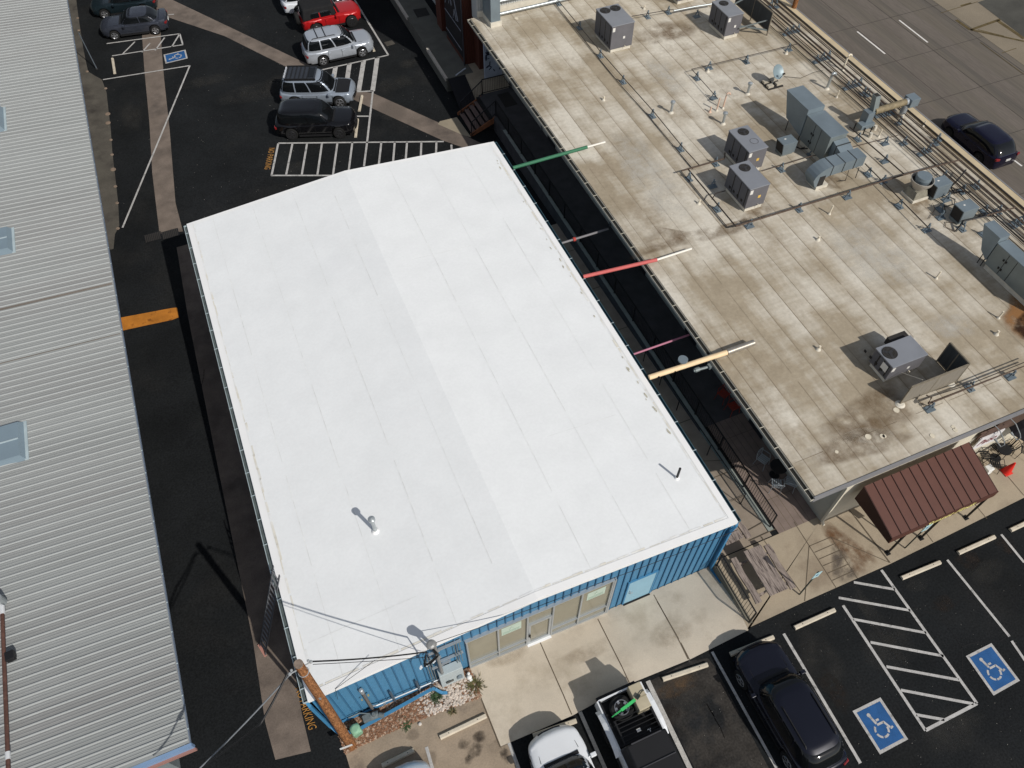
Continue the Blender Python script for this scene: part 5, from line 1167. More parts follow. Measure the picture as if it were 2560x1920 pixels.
    for k_,dz_ in ((.95,.028),(.82,.045),(.5,.056),(.15,.06)): rr_.append([ctr+Vector(((p-ctr).x*k_,p.y*k_,p.z+dz_)) for p in rr_[6]])
    q.loft(rr_); cab=q.build('cabin',pm,t,smooth=65)
    if roofmat: 
        q=M(); rr_=[]
        for k_,dz_ in ((.93,.036),(.82,.052),(.5,.063),(.15,.067)): rr_.append([ctr+Vector(((p-ctr).x*k_,p.y*k_,p.z+dz_)) for p in [cp(*ang(2*math.pi*j/NA),1) for j in range(NA)]])
        q.loft(rr_); q.build('roof_panel',roofmat,cab,smooth=60)
    gm=tint or mGl
    def patch(fn,us,vs,nm):
        q=M(); o_=[[q.bm.verts.new(cp(*fn(u),v,.014)) for u in us] for v in vs]; i_=[[q.bm.verts.new(cp(*fn(u),v,-.02)) for u in us] for v in vs]
        nu,nv=len(us),len(vs)
        for r_ in range(nv-1):
            for c_ in range(nu-1):
                q.bm.faces.new([o_[r_][c_],o_[r_][c_+1],o_[r_+1][c_+1],o_[r_+1][c_]]); q.bm.faces.new([i_[r_][c_],i_[r_+1][c_],i_[r_+1][c_+1],i_[r_][c_+1]])
        rim_=[(0,c_) for c_ in range(nu)]+[(r_,nu-1) for r_ in range(1,nv)]+[(nv-1,c_) for c_ in range(nu-2,-1,-1)]+[(r_,0) for r_ in range(nv-2,0,-1)]
        for a_,b2 in zip(rim_,rim_[1:]+rim_[:1]): q.bm.faces.new([o_[a_[0]][a_[1]],i_[a_[0]][a_[1]],i_[b2[0]][b2[1]],o_[b2[0]][b2[1]]])
        return q.build(nm,gm,cab,smooth=50)
    ls=lambda a_,b2,n_:[a_+(b2-a_)*i/n_ for i in range(n_+1)]
    def fr(sx): 
        def F(v_): return (sx*(1-abs(v_)**NE)**(1/NE),v_)
        return F
    def sd_(sy):
        def F(u_): return (u_,sy*(1-abs(u_)**NE)**(1/NE))
        return F
    patch(fr(1),ls(-.90,.90,10),ls(.10,.90,5),'windshield'); patch(fr(-1),ls(-.88,.88,10),ls(.16,.86,4),'rear_window')
    for s in (-1,1):
        for u0,u1 in {1:[(-.8,.8)],2:[(-.80,-.10),(-.04,.82)],3:[(-.88,-.42),(-.36,.16),(.22,.86)]}[nwin]: patch(sd_(s),ls(u0,u1,5),ls(.12,.80,4),'side_window')
    wheel(t,xf,W/2-.13,r,.24,rim,1); wheel(t,xf,-W/2+.13,r,.24,rim,-1); wheel(t,xr,W/2-.13,r,.24,rim,1); wheel(t,xr,-W/2+.13,r,.24,rim,-1)
    for s in (-1,1):
        q=M(); q.hexa([(L/2-.42,s*W*.30,hz-.30),(L/2-.05,s*W*.30,hz-.30),(L/2-.16,s*W*.445,hz-.30),(L/2-.5,s*W*.47,hz-.28)] if s>0 else [(L/2-.42,s*W*.30,hz-.30),(L/2-.5,s*W*.47,hz-.28),(L/2-.16,s*W*.445,hz-.30),(L/2-.05,s*W*.30,hz-.30)],
               [(L/2-.36,s*W*.31,hz-.045),(L/2-.13,s*W*.30,hz-.13),(L/2-.24,s*W*.445,hz-.13),(L/2-.48,s*W*.468,hz-.06)] if s>0 else [(L/2-.36,s*W*.31,hz-.045),(L/2-.48,s*W*.468,hz-.06),(L/2-.24,s*W*.445,hz-.13),(L/2-.13,s*W*.30,hz-.13)]); warp(q).build('headlight',mHead,t,bevel=.02)
        q=M(); q.box(-L/2-.012,-L/2+.14,min(s*W*.33,s*W*.462),max(s*W*.33,s*W*.462),tz-.30,tz-.15); warp(q).build('taillight',mTail,t,bevel=.03)
        q=M(); q.obox((wb-.28,s*(W/2+.09),bz+.02),(.14,.2,.15)); q.bar((wb-.28,s*W*.45,bz-.02),(wb-.28,s*(W/2+.05),bz+.0),.05,.04); q.build('mirror',pm,t,bevel=.03)
        q=M()
        for x in ((wb-.55),(wb-1.5)) if nwin>1 else (wb-.9,): q.bar((x-.5,s*(W/2-.005),bz-.2),(x-.32,s*(W/2-.005),bz-.2),.035,.03)
        q.build('door_handle',pm if pm is not BLK else mTrim,t)
        q=M()
        for x in ([wb-.12,wb-1.08,wb-2.0] if nwin>1 else [wb-.1,wb-1.3]): q.box(x,x+.012,s*(W/2)-.02,s*(W/2)+.002,zb0+.2,bz-.1)
        q.box(xr+Ra,xf-Ra,s*(W/2-.04)-.02,s*(W/2-.04)+.02,zb0-.02,zb0+.1); q.build('sill_seam',mTrim,body)
    q=M()
    for i in range(6): y0_=-W*.27+i*W*.09; q.box(L/2-.05,L/2+.006,y0_,y0_+W*.09,zb0+.14,zb0+.3); q.box(L/2-.09,L/2-.02,y0_*.8,(y0_+W*.09)*.8,hz-.32,hz-.14)
    warp(q).build('grille',mTrim,t)
    q=M(); q.box(-L/2-.006,-L/2+.03,-.17,.17,tz-.42,tz-.28); q.build('licence_plate',mPlate,t)
    q=M(); q.box(xf-Ra+.05,xf+Ra-.05,-W/2+.26,W/2-.26,.25,bz-.2); q.box(xr-Ra+.05,xr+Ra-.05,-W/2+.26,W/2-.26,.25,bz-.2); q.box(-L/2+.3,L/2-.3,-W/2+.2,W/2-.2,.2,.35); q.build('underbody',mTrim,t)
    q=M(); q.bar((wb+.0,-wB*.7,bz+.02),(wb+.0,wB*.7,bz+.02),.12,.02); q.build('cowl',mTrim,t)
    if hoodmat:
        q=M(); rr_=[]
        for i in range(7):
            x=wb+.08+(L/2-.32-wb-.08)*i/6; w=halfw(x)*.80*(1-.10*(i/6)**3); zt=topz(x)
            rr_.append([(x,-w,zt+.012),(x,-w*.4,zt+.034),(x,w*.4,zt+.034),(x,w,zt+.012)])
        q.loft(rr_,cap=False,closed=False); q.build('hood_panel',hoodmat,t,smooth=50)
    if rails:
        for s in (-1,1):
            q=M(); q.tube([(rt+.2,s*wT*.84,H-.03),(rt+.28,s*wT*.84,H+.04),(wt-.5,s*wT*.84,H+.04),(wt-.4,s*wT*.84,H-.03)],.022,6); q.build('roof_rail',mTrim,cab)
        if rails>1:
            for x in (rt+.62,rt+1.15): 
                q=M(); q.bar((x,-wT*.84,H+.04),(x,wT*.84,H+.04),.05,.03); q.build('cross_bar',mTrim,cab)
    # door and hood shut lines
    q=M()
    for s in (-1,1): q.bar((wb+.12,s*W*.36,bz+.012),(L/2-.38,s*W*.33,hz-.005),.012,.006)
    q.build('hood_seam',mTrim,body)
    t['_r']=(rt,wt,H); return t
pSil=paint('silver_paint',S(176,182,190),.3,.35); pSil2=paint('steel_silver_paint',S(150,160,172),.3,.35); pBlk=paint('gloss_black',(0.005,0.005,0.006),.16,.0); pWht=paint('white_paint',(.72,.74,.76),.3,.0); pRed=paint('red_paint',(.42,.012,.014),.28,.1); pGry=paint('slate_paint',S(60,64,74),.25,.4); pGrn=paint('dark_green_paint',S(34,46,52),.22,.4); pNvy=paint('navy_paint',S(17,17,40),.16,.3); pNv2=paint('blue_black_paint',S(20,22,34),.22,.25); pWh2=paint('cool_white_paint',(.66,.69,.73),.28,.0)
G9=lambda k,u,v:g(k,u,v,-.9)
car('silver three row SUV with dark cross bars and plain silver hood',G9('K3',975,450),G9('K3',665,518),-1,pSil,L=4.78,W=1.95,H=1.78,rails=2,wbase=2.7,xf=1.42,r=.36)
t=car('silver SUV with a black hood panel and full roof rack',G9('K3',800,850),G9('K3',800,850)-Vector((2.79*math.cos(R_(-22)),2.79*math.sin(R_(-22)),0)),-1,pSil2,L=4.75,W=1.9,H=1.82,lift=.1,r=.41,wbase=2.79,xf=1.42,hoodmat=mTrim)
q=M(); q.box(-1.75,.1,-.66,.66,1.9,1.93); 
q.build('roof_rack',mat('rack_slate',(0.03,0.035,0.045),.6),t)
q=M()
for i in range(6): q.box(-1.7+i*.26,-1.64+i*.26,-.68,.68,1.93,1.955)
for s in (-1,1): q.box(-1.8,.15,s*.7-.02,s*.7+.02,1.86,1.98)
q.build('rack_slat',mTrim,t)
q=M(); q.box(-.32,.0,-.5,.5,1.935,1.96); q.build('rack_window',mGl,t)
q=M()
for i in range(4): q.box(-1.86,-1.78,-.5+i*.3,-.3+i*.3,1.9,1.97)
q.build('rack_lamp',mHead,t)
car('glossy black SUV with dark wheels by the white striped no parking area',G9('K3',795,1090),G9('K3',422,1100),-1,pBlk,L=4.95,W=1.98,H=1.76,wbase=2.89,xf=1.45,r=.38,rim=mRimD)
car('slate grey sedan by the striped aisle, nose towards the ribbed roof',G9('K2',1285,440),G9('K2',1745,380),1,pGry,L=4.6,W=1.8,H=1.42,hz=.86,bz=.92,tz=.98,wb=.85,wt=.1,rt=-.95,rb=-1.75,r=.33,wbase=2.73,xf=1.4,nwin=2,name='parked_sedan',cat='car')
d_=Vector((math.cos(R_(170)),math.sin(R_(170)),0))
car('dark green car behind the slate sedan, cut by the top edge',G9('K2',1180,205),G9('K2',1180,205)-d_*2.7,1,pGrn,L=4.6,W=1.82,H=1.5,hz=.88,bz=.94,tz=1.0,wb=.85,wt=.1,rt=-1.2,rb=-1.95,r=.34,wbase=2.7,xf=1.4,nwin=2,name='parked_sedan')
# red open four wheel drive with black soft top
t=car('red off roader with black soft top and spare tyre on its tail',None,None,-1,pRed,L=4.3,W=1.9,H=1.72,hz=1.05,bz=1.12,wb=.55,wt=.25,rt=-1.85,rb=-2.0,r=.42,lift=.15,wbase=2.55,xf=1.3,nwin=2,center=(8.45,53.3),heading=R_(0),rim=mRimD,roofmat=mTrim,name='parked_offroader')
q=M(); q.hexa([(-2.05,-.9,1.1),(.3,-.9,1.12),(.3,.9,1.12),(-2.05,.9,1.1)],[(-1.9,-.75,1.86),(.22,-.75,1.86),(.22,.75,1.86),(-1.9,.75,1.86)]); q.build('soft_top',mat('canvas_black',(0.012,0.012,0.013),.9,var=.2,scale=4),t,bevel=.1)
q=M(); q.loft([[(-2.2+dx,.0+rr*math.cos(i*.35),1.0+rr*math.sin(i*.35)) for i in range(18)] for dx,rr in ((-.22,.28),(-.22,.38),(-.17,.42),(-.03,.42),(.02,.38))]); q.build('spare_tyre',mTyre,t,smooth=50)
car('white SUV behind the red off roader, cut by the top edge',None,None,-1,pWh2,L=4.8,W=1.92,H=1.8,lift=.08,r=.4,center=(8.05,56.15),heading=R_(-1),nwin=3)
# street car
sf_,sr_=g('N8',545,730,-1.5),g('N8',1210,1260,-1.5)
car('very dark blue SUV driving on the concrete street',Vector((sf_.x,sf_.y)),Vector((sf_.x,sr_.y)),1,pNvy,L=4.75,W=1.95,H=1.60,hz=.98,bz=1.04,tz=1.2,wb=1.05,wt=.2,rt=-1.5,rb=-2.3,wbase=max(2.6,min(2.95,(sf_-sr_).length)),xf=1.42,nwin=2,name='driving_suv',z0=-1.5,rim=mRimD)
# front row
car('blue black SUV parked nose in left of the accessible bays',None,None,1,pNv2,L=4.65,W=1.84,H=1.74,hz=1.0,bz=1.04,center=(11.13,2.2),heading=R_(90),wbase=2.89,xf=1.44,wb=1.02,wt=.42,rt=-1.6,rb=-2.15,rails=1)
car('white SUV nose at the bottom edge between two faded bay lines',None,None,1,pWht,L=4.6,W=1.88,H=1.66,hz=.94,bz=1.0,center=(3.2,2.48),heading=R_(90),wbase=2.7,xf=1.4,wb=1.22,wt=.4)
car('silver car nose barely showing at the bottom edge by the gravel bed',None,None,1,paint('pale_silver_paint',S(190,200,208),.3,.3),L=4.5,W=1.82,H=1.45,hz=.85,bz=.92,center=(-1.75,3.42),heading=R_(90),wbase=2.65,xf=1.36,wb=1.1,wt=.3,rt=-1.0,rb=-1.8,nwin=2,name='parked_sedan')
# white pickup, tailgate to the building
t=thing('parked_pickup','white and black pickup with a spare wheel and box in its open bed','pickup truck',(5.92,2.15,0),R_(-90),'cars parked around the buildings')
# local x towards the nose (world -y)
W=1.88
q=M()
xs=[-2.7+i*.09 for i in range(61)]
rings=[]
for x in xs:
    zt=1.12 if x>-.9 else 1.1; zb_=.5
    for xc in (-1.7,1.8):
        if abs(x-xc)<.52: zb_=max(zb_,.44+math.sqrt(.52**2-(x-xc)**2)*.95)
    rings.append((x,zb_,zt))
for s in (-1,1):
    q.loft([[(x,s*.80,zb_),(x,s*.88,zb_),(x,s*.90,(zb_+zt)/2),(x,s*.86,zt),(x,s*.80,zt)] for x,zb_,zt in rings])
side=q.build('body_side',pWht,t,smooth=35)
q=M(); q.box(-2.72,-2.66,-.8,.8,.6,1.1); tg=q.build('tailgate',pWht,t)
q=M(); q.box(-2.66,-1.1,-.79,.79,.62,.68); q.box(-1.14,-1.08,-.8,.8,.68,1.12); q.box(-2.66,-1.1,-.8,-.74,.68,1.13); q.box(-2.66,-1.1,.74,.8,.68,1.13); q.build('bed_liner',mTrim,t)
for s in (-1,1):
    q=M(); R5=[(-2.45,.86),(-2.3,1.02),(-2.0,1.08),(-1.4,1.08),(-1.12,1.0),(-.9,.84)]
    q.loft([[(x,s*.86,z-.09),(x,s*1.0,z-.14),(x,s*1.01,z-.08),(x,s*.86,z+.02)] for x,z in R5]); q.build('fender_flare',pWht,t)
    q=M(); q.box(-.9,1.0,s*.9-.06,s*.9+.06,.44,.5); q.build('side_step',mTrim,t)
    q=M(); q.box(-2.735,-2.66,min(s*.70,s*.86),max(s*.70,s*.86),.78,1.0); q.build('taillight',mTail,t,bevel=.01)
    q=M(); q.obox((.65,s*1.02,1.2),(.14,.2,.18)); q.build('mirror',mTrim,t,bevel=.02)
for x in (-1.7,1.8):
    wheel(t,x,.82,.42,.28,mRimD,1); wheel(t,x,-.82,.42,.28,mRimD,-1)
q=M(); q.hexa([(-1.05,-.84,1.1),(.95,-.84,1.1),(.95,.84,1.1),(-1.05,.84,1.1)],[(-.98,-.72,1.8),(.55,-.72,1.84),(.55,.72,1.84),(-.98,.72,1.8)]); cb=q.build('cabin',mTrim,t,bevel=.05,smooth=50)
q=M(); q.bar((-.96,-.55,1.83),(-.96,.55,1.83),.04,.03); q.bar((-.2,-.66,1.85),(-.2,.66,1.85),.03,.025); q.bar((.45,-.66,1.87),(.45,.66,1.87),.03,.025); q.build('roof_seam',mat('seam_grey',(0.05,0.05,0.055),.5),cb)
q=M(); q.box(.95,2.55,-.72,.72,.8,1.14); q.build('hood',pWht,t,bevel=.05)
q=M(); q.box(-2.9,-2.72,-.75,.75,.5,.66); q.box(-2.5,2.4,-.6,.6,.4,.62); q.build('chassis',mTrim,t)
q=M()
for y in (-.66,.66): q.tube([(-1.84,y,1.1),(-1.84,y,1.48),(-1.1,y,1.48)],.025,6)
for x in (-1.84,-1.72,-1.58,-1.44,-1.30,-1.16): q.bar((x,-.7,1.48),(x,.7,1.48),.022,.022)
q.bar((-1.74,-.7,1.3),(-1.74,.7,1.3),.03,.03); q.build('bed_rack',mTrim,t)
q=M(); q.box(-1.34,-1.24,-.12,.02,1.5,1.52); q.box(-1.2,-1.17,.22,.34,1.5,1.515); q.box(-1.2,-1.1,.28,.31,1.5,1.515); q.build('rack_mark',mLab,t)
t=thing('spare_wheel','big spare wheel lying in the bed of the white pickup','spare wheel',(5.75,4.34,.95))
q=M(); n=26; pr=[(0,.25),(0,.37),(.04,.42),(.2,.42),(.25,.37),(.25,.27),(.2,.25)]
q.loft([[(rr*math.cos(2*math.pi*i/n),rr*math.sin(2*math.pi*i/n),zz) for i in range(n)] for zz,rr in pr],cap=False); q.build('tyre',mTyre,t,smooth=40)
q=M(); q.cyl((0,0,.08),(0,0,.13),.25,.25,24); rm=q.build('rim',mRimD,t)
q=M(); q.tube([(.245*math.cos(i*.2618),.245*math.sin(i*.2618),.235) for i in range(25)],.016,6)
for k in range(5): a=k*1.2566+.5; q.obox((.2*math.cos(a),.2*math.sin(a),.2),(.1,.09,.03),a)
q.build('rim_ring',mRim,rm)
q=M()
for k in range(10): a=k*.6283; q.bar((0,0,.15),(.2*math.cos(a),.2*math.sin(a),.18),.03,.03)
q.build('spoke',mTrim,rm)
t=thing('storage_box','tan box strapped upright beside the spare wheel in the pickup bed','box',(6.41,4.38,.95))
q=M(); q.box(-.225,.225,-.43,.43,0,.56); q.build('box',mat('tan_box',S(176,166,142),.8,var=.08,scale=3),t,bevel=.02)
q=M(); q.box(-.235,.235,-.06,-.02,.2,.565); q.build('lid_band',mat('tan_dark',S(150,140,116),.8),t)
q=M()
P_=[g('N7',1150,522,1.32),g('N7',1190,490,1.4),g('N7',1260,440,1.52),g('N7',1420,318,1.56)]
for i,(a,c) in enumerate(zip(P_,P_[1:])): q.bar(a,c,(.03,.05,.10)[i],.012)
o=q.build('ratchet_strap',mat('strap_green',S(66,186,104),.6,var=.1,scale=8)); tag(o,'bright green ratchet strap stretched over the spare wheel and tan box','strap')
q=M(); a=g('N7',1450,285,1.56); q.obox(a,(.16,.11,.08),.5); q.tube([a+Vector((.06,.03,0)),a+Vector((.2,.1,.0)),a+Vector((.3,.12,-.02))],.015); q.build('ratchet',mat('ratchet_metal',(0.04,0.05,0.045),.4,.5),o,True)
# ================================================================== things between and around the buildings
def walln(p,q,z): return None
# coloured poles spanning the alley
def pole(label,y,x0,x1,z,r,m1,tip=None,x2=None,r2=None,dz=0,name='painted_pole',ys=0,tz=0):
    t=thing(name,label,'pole',(x0,y,z),0,'coloured poles reaching across the alley')
    q=M(); q.cyl((x0,y+ys,z),(x1,y,z+dz),r,r,14); q.build('shaft',m1,t,True,smooth=50)
    if tip: q=M(); q.cyl((x1,y,z+dz),(x2,y,z+dz+tz),r2 or r*.7,r2 or r*.7,12); q.build('bare_end',tip,t,True,smooth=50)
    return t
mWP=mat('pole_white',S(226,222,212),.5,var=.05)
pole('green pole with a bare white end lying onto the beige roof edge',28.2,11.98,15.85,3.86,.085,mat('pole_green',S(58,112,84),.6,var=.08,scale=3),mWP,16.85,.05,.36,ys=.4)
t=pole('short grey pole with one small red ring across the alley',23.65,12.0,14.85,3.0,.055,mat('pole_grey',S(124,122,124),.6,var=.08))
q=M(); q.cyl((12.97,23.65,3.0),(13.1,23.65,3.0),.1,.1,14); q.build('red_ring',mat('ring_red',S(170,64,56),.6),t,True)
pole('salmon red pole with a bare white end lying onto the beige roof',19.95,11.98,15.25,3.86,.085,mat('pole_red',S(196,100,96),.6,var=.06,scale=3),mWP,17.0,.05,.36,ys=.65)
pole('thin mauve pole ending under the beige roof eave',16.45,12.0,15.1,3.0,.045,mat('pole_mauve',S(176,116,136),.6,var=.06))
t=pole('thick cream pole with a silver pipe end and round cap',14.27,11.98,15.3,3.9,.11,mat('pole_cream',S(232,204,164),.6,var=.08,scale=3),mat('silver_pipe',S(168,162,152),.35,.6,var=.15,scale=4),16.56,.13,.36,ys=.33)
q=M(); q.cyl((13.45,14.55,3.95),(13.45,14.55,4.3),.05,.05); q.cyl((13.45,14.6,4.28),(13.45,14.6,4.35),.2,.2,20); q.build('round_cap',mDuct,t,True)
q=M(); q.cyl((13.9,14.3,3.7),(14.75,14.2,3.75),.06,.06); q.cyl((13.95,14.3,3.7),(14.15,14.3,3.7),.1,.1); q.box(14.5,14.7,14.1,14.3,3.7,3.85); q.build('side_valve',mDuctS,t,True)
q=M(); 
for x in (12.3,13.0,14.3): q.box(x,x+.05,14.38,14.46,3.86+.09*(x-12),3.95+.09*(x-12))
q.build('bolt',BLK,t,True)
# railings
def railing(label,p,q_,z,h=1.05,step=2.03,grp='black steel railings',zb=None,bal=.12):
    p=Vector((*p,0));q_=Vector((*q_,0)); d=q_-p; L=d.length; d/=L
    zf=(lambda s:z) if not callable(z) else z
    t=thing('railing',label,'railing',(p.x,p.y,zf(0)),0,grp)
    P=lambda s,zz:p+d*s+Vector((0,0,zf(s)+zz))
    b=M(); b.bar(P(0,h),P(L,h),.045,.045); b.bar(P(0,.12),P(L,.12),.035,.035); b.build('rail',BLK,t,True)
    b=M(); n=max(1,round(L/step))
    for i in range(n+1): b.bar(P(L*i/n,0),P(L*i/n,h),.05,.05)
    b.build('post',BLK,t,True)
    b=M(); n=int(L/bal)
    for i in range(1,n): b.bar(P(L*i/n,.12),P(L*i/n,h),.014,.014)
    b.build('balusters',BLK,t,True)
    return t
railing('very long black railing along the top of the alley retaining wall',(14.72,37.85),(14.72,8.35),0.05)
rw2=M(); rw2.prism([(11.76,5.3),(11.93,5.3),(11.93,7.9),(11.76,7.9)],lambda p:-.5,lambda p:.04+.02*(p[1]-5.3)); o=rw2.build('ramp_wall',mat('ramp_wall',S(108,104,92),.9,var=.1)); tag(o,'low grey wall under the short railing beside the timber tables','wall')
railing('short black railing on the low wall beside the timber picnic tables',(11.84,7.75),(11.8,5.35),0.06,bal=.13)
railing('black railing along the far end of the stair landing',(14.75,40.15),(16.6,40.12),0.03,bal=.11)
railing('right side black railing of the rear stairs',(14.75,37.92),(13.05,37.7),lambda s:.02-.92*s/1.72,1.0,1.7,bal=.11)
railing('left side black railing of the rear stairs, beside the black board',(14.75,40.15),(13.2,39.9),lambda s:.02-.92*s/1.57,1.0,1.6,bal=.11)
# handrail in the lower path
for y0,y1,lab in ((18.0,14.9,'low handrail bracketed to the retaining wall, farther length'),(14.9,9.7,'low handrail bracketed to the retaining wall, nearer length')):
    t=thing('handrail',lab,'handrail',(14.2,y0,gz(14.2,y0)),0,'handrails on the lower path')
    b=M(); Z=lambda y:gz(14.2,y)+.9
    b.tube([(14.2,y0,Z(y0)),(14.2,y1,Z(y1))],.025,8); b.build('rail',BLK,t,True)
    b=M()
    for i in range(3): y=y0+(y1-y0)*i/2.; b.cyl((14.2,y,Z(y)-.9),(14.2,y,Z(y)),.022,.022,8)
    b.build('post',BLK,t,True)
# rear stairs
t=thing('rear_stairs','short wooden stairs with slatted treads down to the rear lot','stairs',(13.9,38.9,-.9))
for i in range(5):
    b=M(); x=13.1+i*.33; z=-.74+i*.18; b.box(x,x+.28,37.85,40.0,z-.04,z); b.build('tread',mat('tread_wood',S(110,94,88),.9,var=.25,scale=5,stretch=(1,.2,1)),t,True)
b=M()
for y in (37.72,40.02): b.hexa([(13.0,y,-.95),(14.62,y,-.35),(14.62,y+.07,-.35),(13.0,y+.07,-.95)],[(13.0,y,-.72),(14.62,y,.05),(14.62,y+.07,.05),(13.0,y+.07,-.72)])
b.build('stringer',mat('orange_wood',S(138,90,62),.85,var=.15,scale=3),t,True)
b=M(); b.box(14.3,14.5,37.75,40.1,-1.0,.0); b.build('support',mTrim,t,True)
# mats and boards
for pts,lab in (([(15.6,39.77),(16.35,39.78),(16.39,38.39),(15.57,38.36)],'black rubber mat on the walkway by the rear stairs'),):
    b=M(); b.prism(pts[::-1],.032,.045); o=b.build('door_mat',mPadD); tag(o,lab,'mat','dark mats')
c=[g('N1',*q,.05) for q in [(470,155),(680,125),(745,240),(540,285)]]
b=M(); b.prism([(p.x,p.y) for p in c],.042,.055); o=b.build('door_mat',mPadD); tag(o,'black rubber mat on the loading walk near the mural','mat','dark mats')
b=M(); b.hexa([(13.3,40.3,-.86),(14.45,40.3,-.86),(14.55,42.55,-.02),(13.35,42.55,-.02)],[(13.3,40.3,-.8),(14.45,40.3,-.8),(14.55,42.55,.05),(13.35,42.55,.05)])
o=b.build('loading_ramp',mat('ramp_black',(0.012,0.012,0.015),.7,var=.15)); tag(o,'black steel ramp leaning from the rear lot up to the loading walk','ramp')
b=M(); b.bar((13.9,42.62,.12),(14.75,43.1,.12),.08,.05); b.build('white_edge',mat('ramp_edge',S(190,196,204),.6),o,True)
# ladder
t=thing('ladder','long extension ladder leaning on the pale left gutter','ladder',(-5.37,11.53,-.1))
b=M(); A=Vector((-5.35,11.5,-.09)); Bt=Vector((-3.5,12.05,4.6)); d=(Bt-A); s=Vector((-.27,.96,0)).normalized()*.21
for k in (-1,1): b.bar(A+s*k,Bt+s*k,.035,.08,up=(0,1,0))
b.build('rail',mat('ladder_grey',S(96,98,102),.5,.3,var=.1),t,True)
b=M()
for i in range(1,17): c=A+d*i/17; b=M(); b.bar(c-s,c+s,.045,.045); b.build('rung',mat('rung',S(128,128,130),.45,.4),t,True)
b=M(); b.bar(A-s*1.3,A+s*1.3,.1,.08); b.build('foot',mat('ladder_foot',S(176,128,116),.7),t,True)
# utility pole with its wires
t=thing('utility_pole','brown wooden utility pole standing in the gravel at the front corner','utility pole',(-3.22,7.06,0))
top=g('L5',170,590,8.55); base=Vector((-3.18,7.02,-.1))
mWoodP=mat('pole_wood',S(160,112,74),.95,var=.45,scale=4,detail=10,stretch=(5,5,1.2),col2=S(104,70,48),c2=(.46,.56),s2=8,spec=.1)
b=M(); n=10; rings=[]
for i in range(n+1):
    c=base.lerp(top,i/n); r=.165-.045*i/n; rings.append([c+Vector((r*math.cos(j*.4488)*(1+.03*math.sin(j*3+i)),r*math.sin(j*.4488),0)) for j in range(14)])
b.loft(rings); b.build('pole',mWoodP,t,True,smooth=60)
b=M(); ax=(top-base).normalized(); b.cyl(top-ax*.02,top+ax*.03,.125,.12,14); b.build('top_cut',mat('pole_top',S(130,116,104),.9,var=.3,scale=8),t,True)
b=M(); h=base.lerp(top,.965); h2=base.lerp(top,.93)
for k in ((.28,.05,0),(-.3,-.05,.02)):
    b.tube([h,h+Vector(k)*.5,h+Vector(k)],.02); b.sphere(h+Vector(k),.05,8,5); b.sphere(h+Vector(k)*.8+Vector((0,.06,.02)),.04,8,5)
b.tube([h2+Vector((.14*math.cos(i*.524),.14*math.sin(i*.524),-.02)) for i in range(13)],.012,5)
b.build('insulator',mat('insulator',S(176,180,182),.3,.3),t,True)
b=M(); b.obox(base.lerp(top,.10)+Vector((-.12,-.17,.0)),(.42,.02,.16),-.05); b.build('pole_plate',mat('plate_white',S(206,208,206),.5),t,True)
b=M(); b.obox(base.lerp(top,.7)+Vector((.02,-.14,.0)),(.06,.02,.16)); b.build('pole_tag',mAlu,t,True)
def wire(label,pts,r,sag=.0,n=14,material=None,name='overhead_wire',grp='overhead wires'):
    P=[]
    for a,c in zip(pts,pts[1:]):
        a=Vector(a);c=Vector(c)
        for i in range(n):
            u=i/n; p=a.lerp(c,u); p.z-=sag*4*u*(1-u); P.append(p)
    P.append(Vector(pts[-1])); b=M(); b.tube(P,r,6); o=b.build(name,material or BLK,None,smooth=60); tag(o,label,'wire',grp); return o
wh=Vector((.2,7.5,4.98))
wire('heavy black service cable from the utility pole to the service mast',[tuple(h+Vector((.3,.05,0))),tuple(wh)],.024,.14)
wire('thin guy wire beside the heavy service cable',[tuple(h+Vector((.3,.0,-.1))),(.42,7.5,4.2)],.01,.05)
wire('thin wire running from the mast towards the right end of the front wall',[(.5,7.7,4.85),(6.0,7.6,4.35),(11.85,7.7,3.5)],.01,.1)
wire('pale cable leaving the utility pole down to the lower left',[tuple(h+Vector((-.3,-.05,0))),tuple(g('F',500,1920,6.3)),tuple(g('F',420,2010,6.0))],.022,.1,material=mat('cable_grey',S(120,124,128),.5))
wire('second dark cable leaving the utility pole to the lower left',[tuple(h+Vector((-.34,-.0,.04))),tuple(h+Vector((-1.3,-.9,-.15))),tuple(g('F',500,1922,6.2))],.03,.05)
wire('thin grey wire from the roof edge down to the corner of the blue wall',[tuple(g('L5',875,555,4.3)),tuple(g('L5',510,820,3.9)),(-2.9,7.84,2.9)],.008,.0)
for i,(dx,dy,dz) in enumerate(((-.38,-.25,-.55),(-.18,-.2,-.5),(-.05,-.28,-.62))):
    o=wire('%s drooping drip loop cable under the weatherhead'%('leftmost','middle','rightmost')[i],[(.4,7.62,4.85),(.55-.05*i,7.45,4.35),(.2-.1*i,7.4,4.0),(.05-.12*i+.1*i,7.45,4.1),tuple(wh)],.018,.02,6,grp='drip loops')
    b=M(); b.obox((.15-.22*i+.2,7.44,4.02-.04*i),(.07,.06,.11)); b.obox((.11-.22*i+.2,7.46,3.86-.04*i),(.06,.06,.08)); b.build('connector',mat('connector_white',S(214,220,224),.5),o)
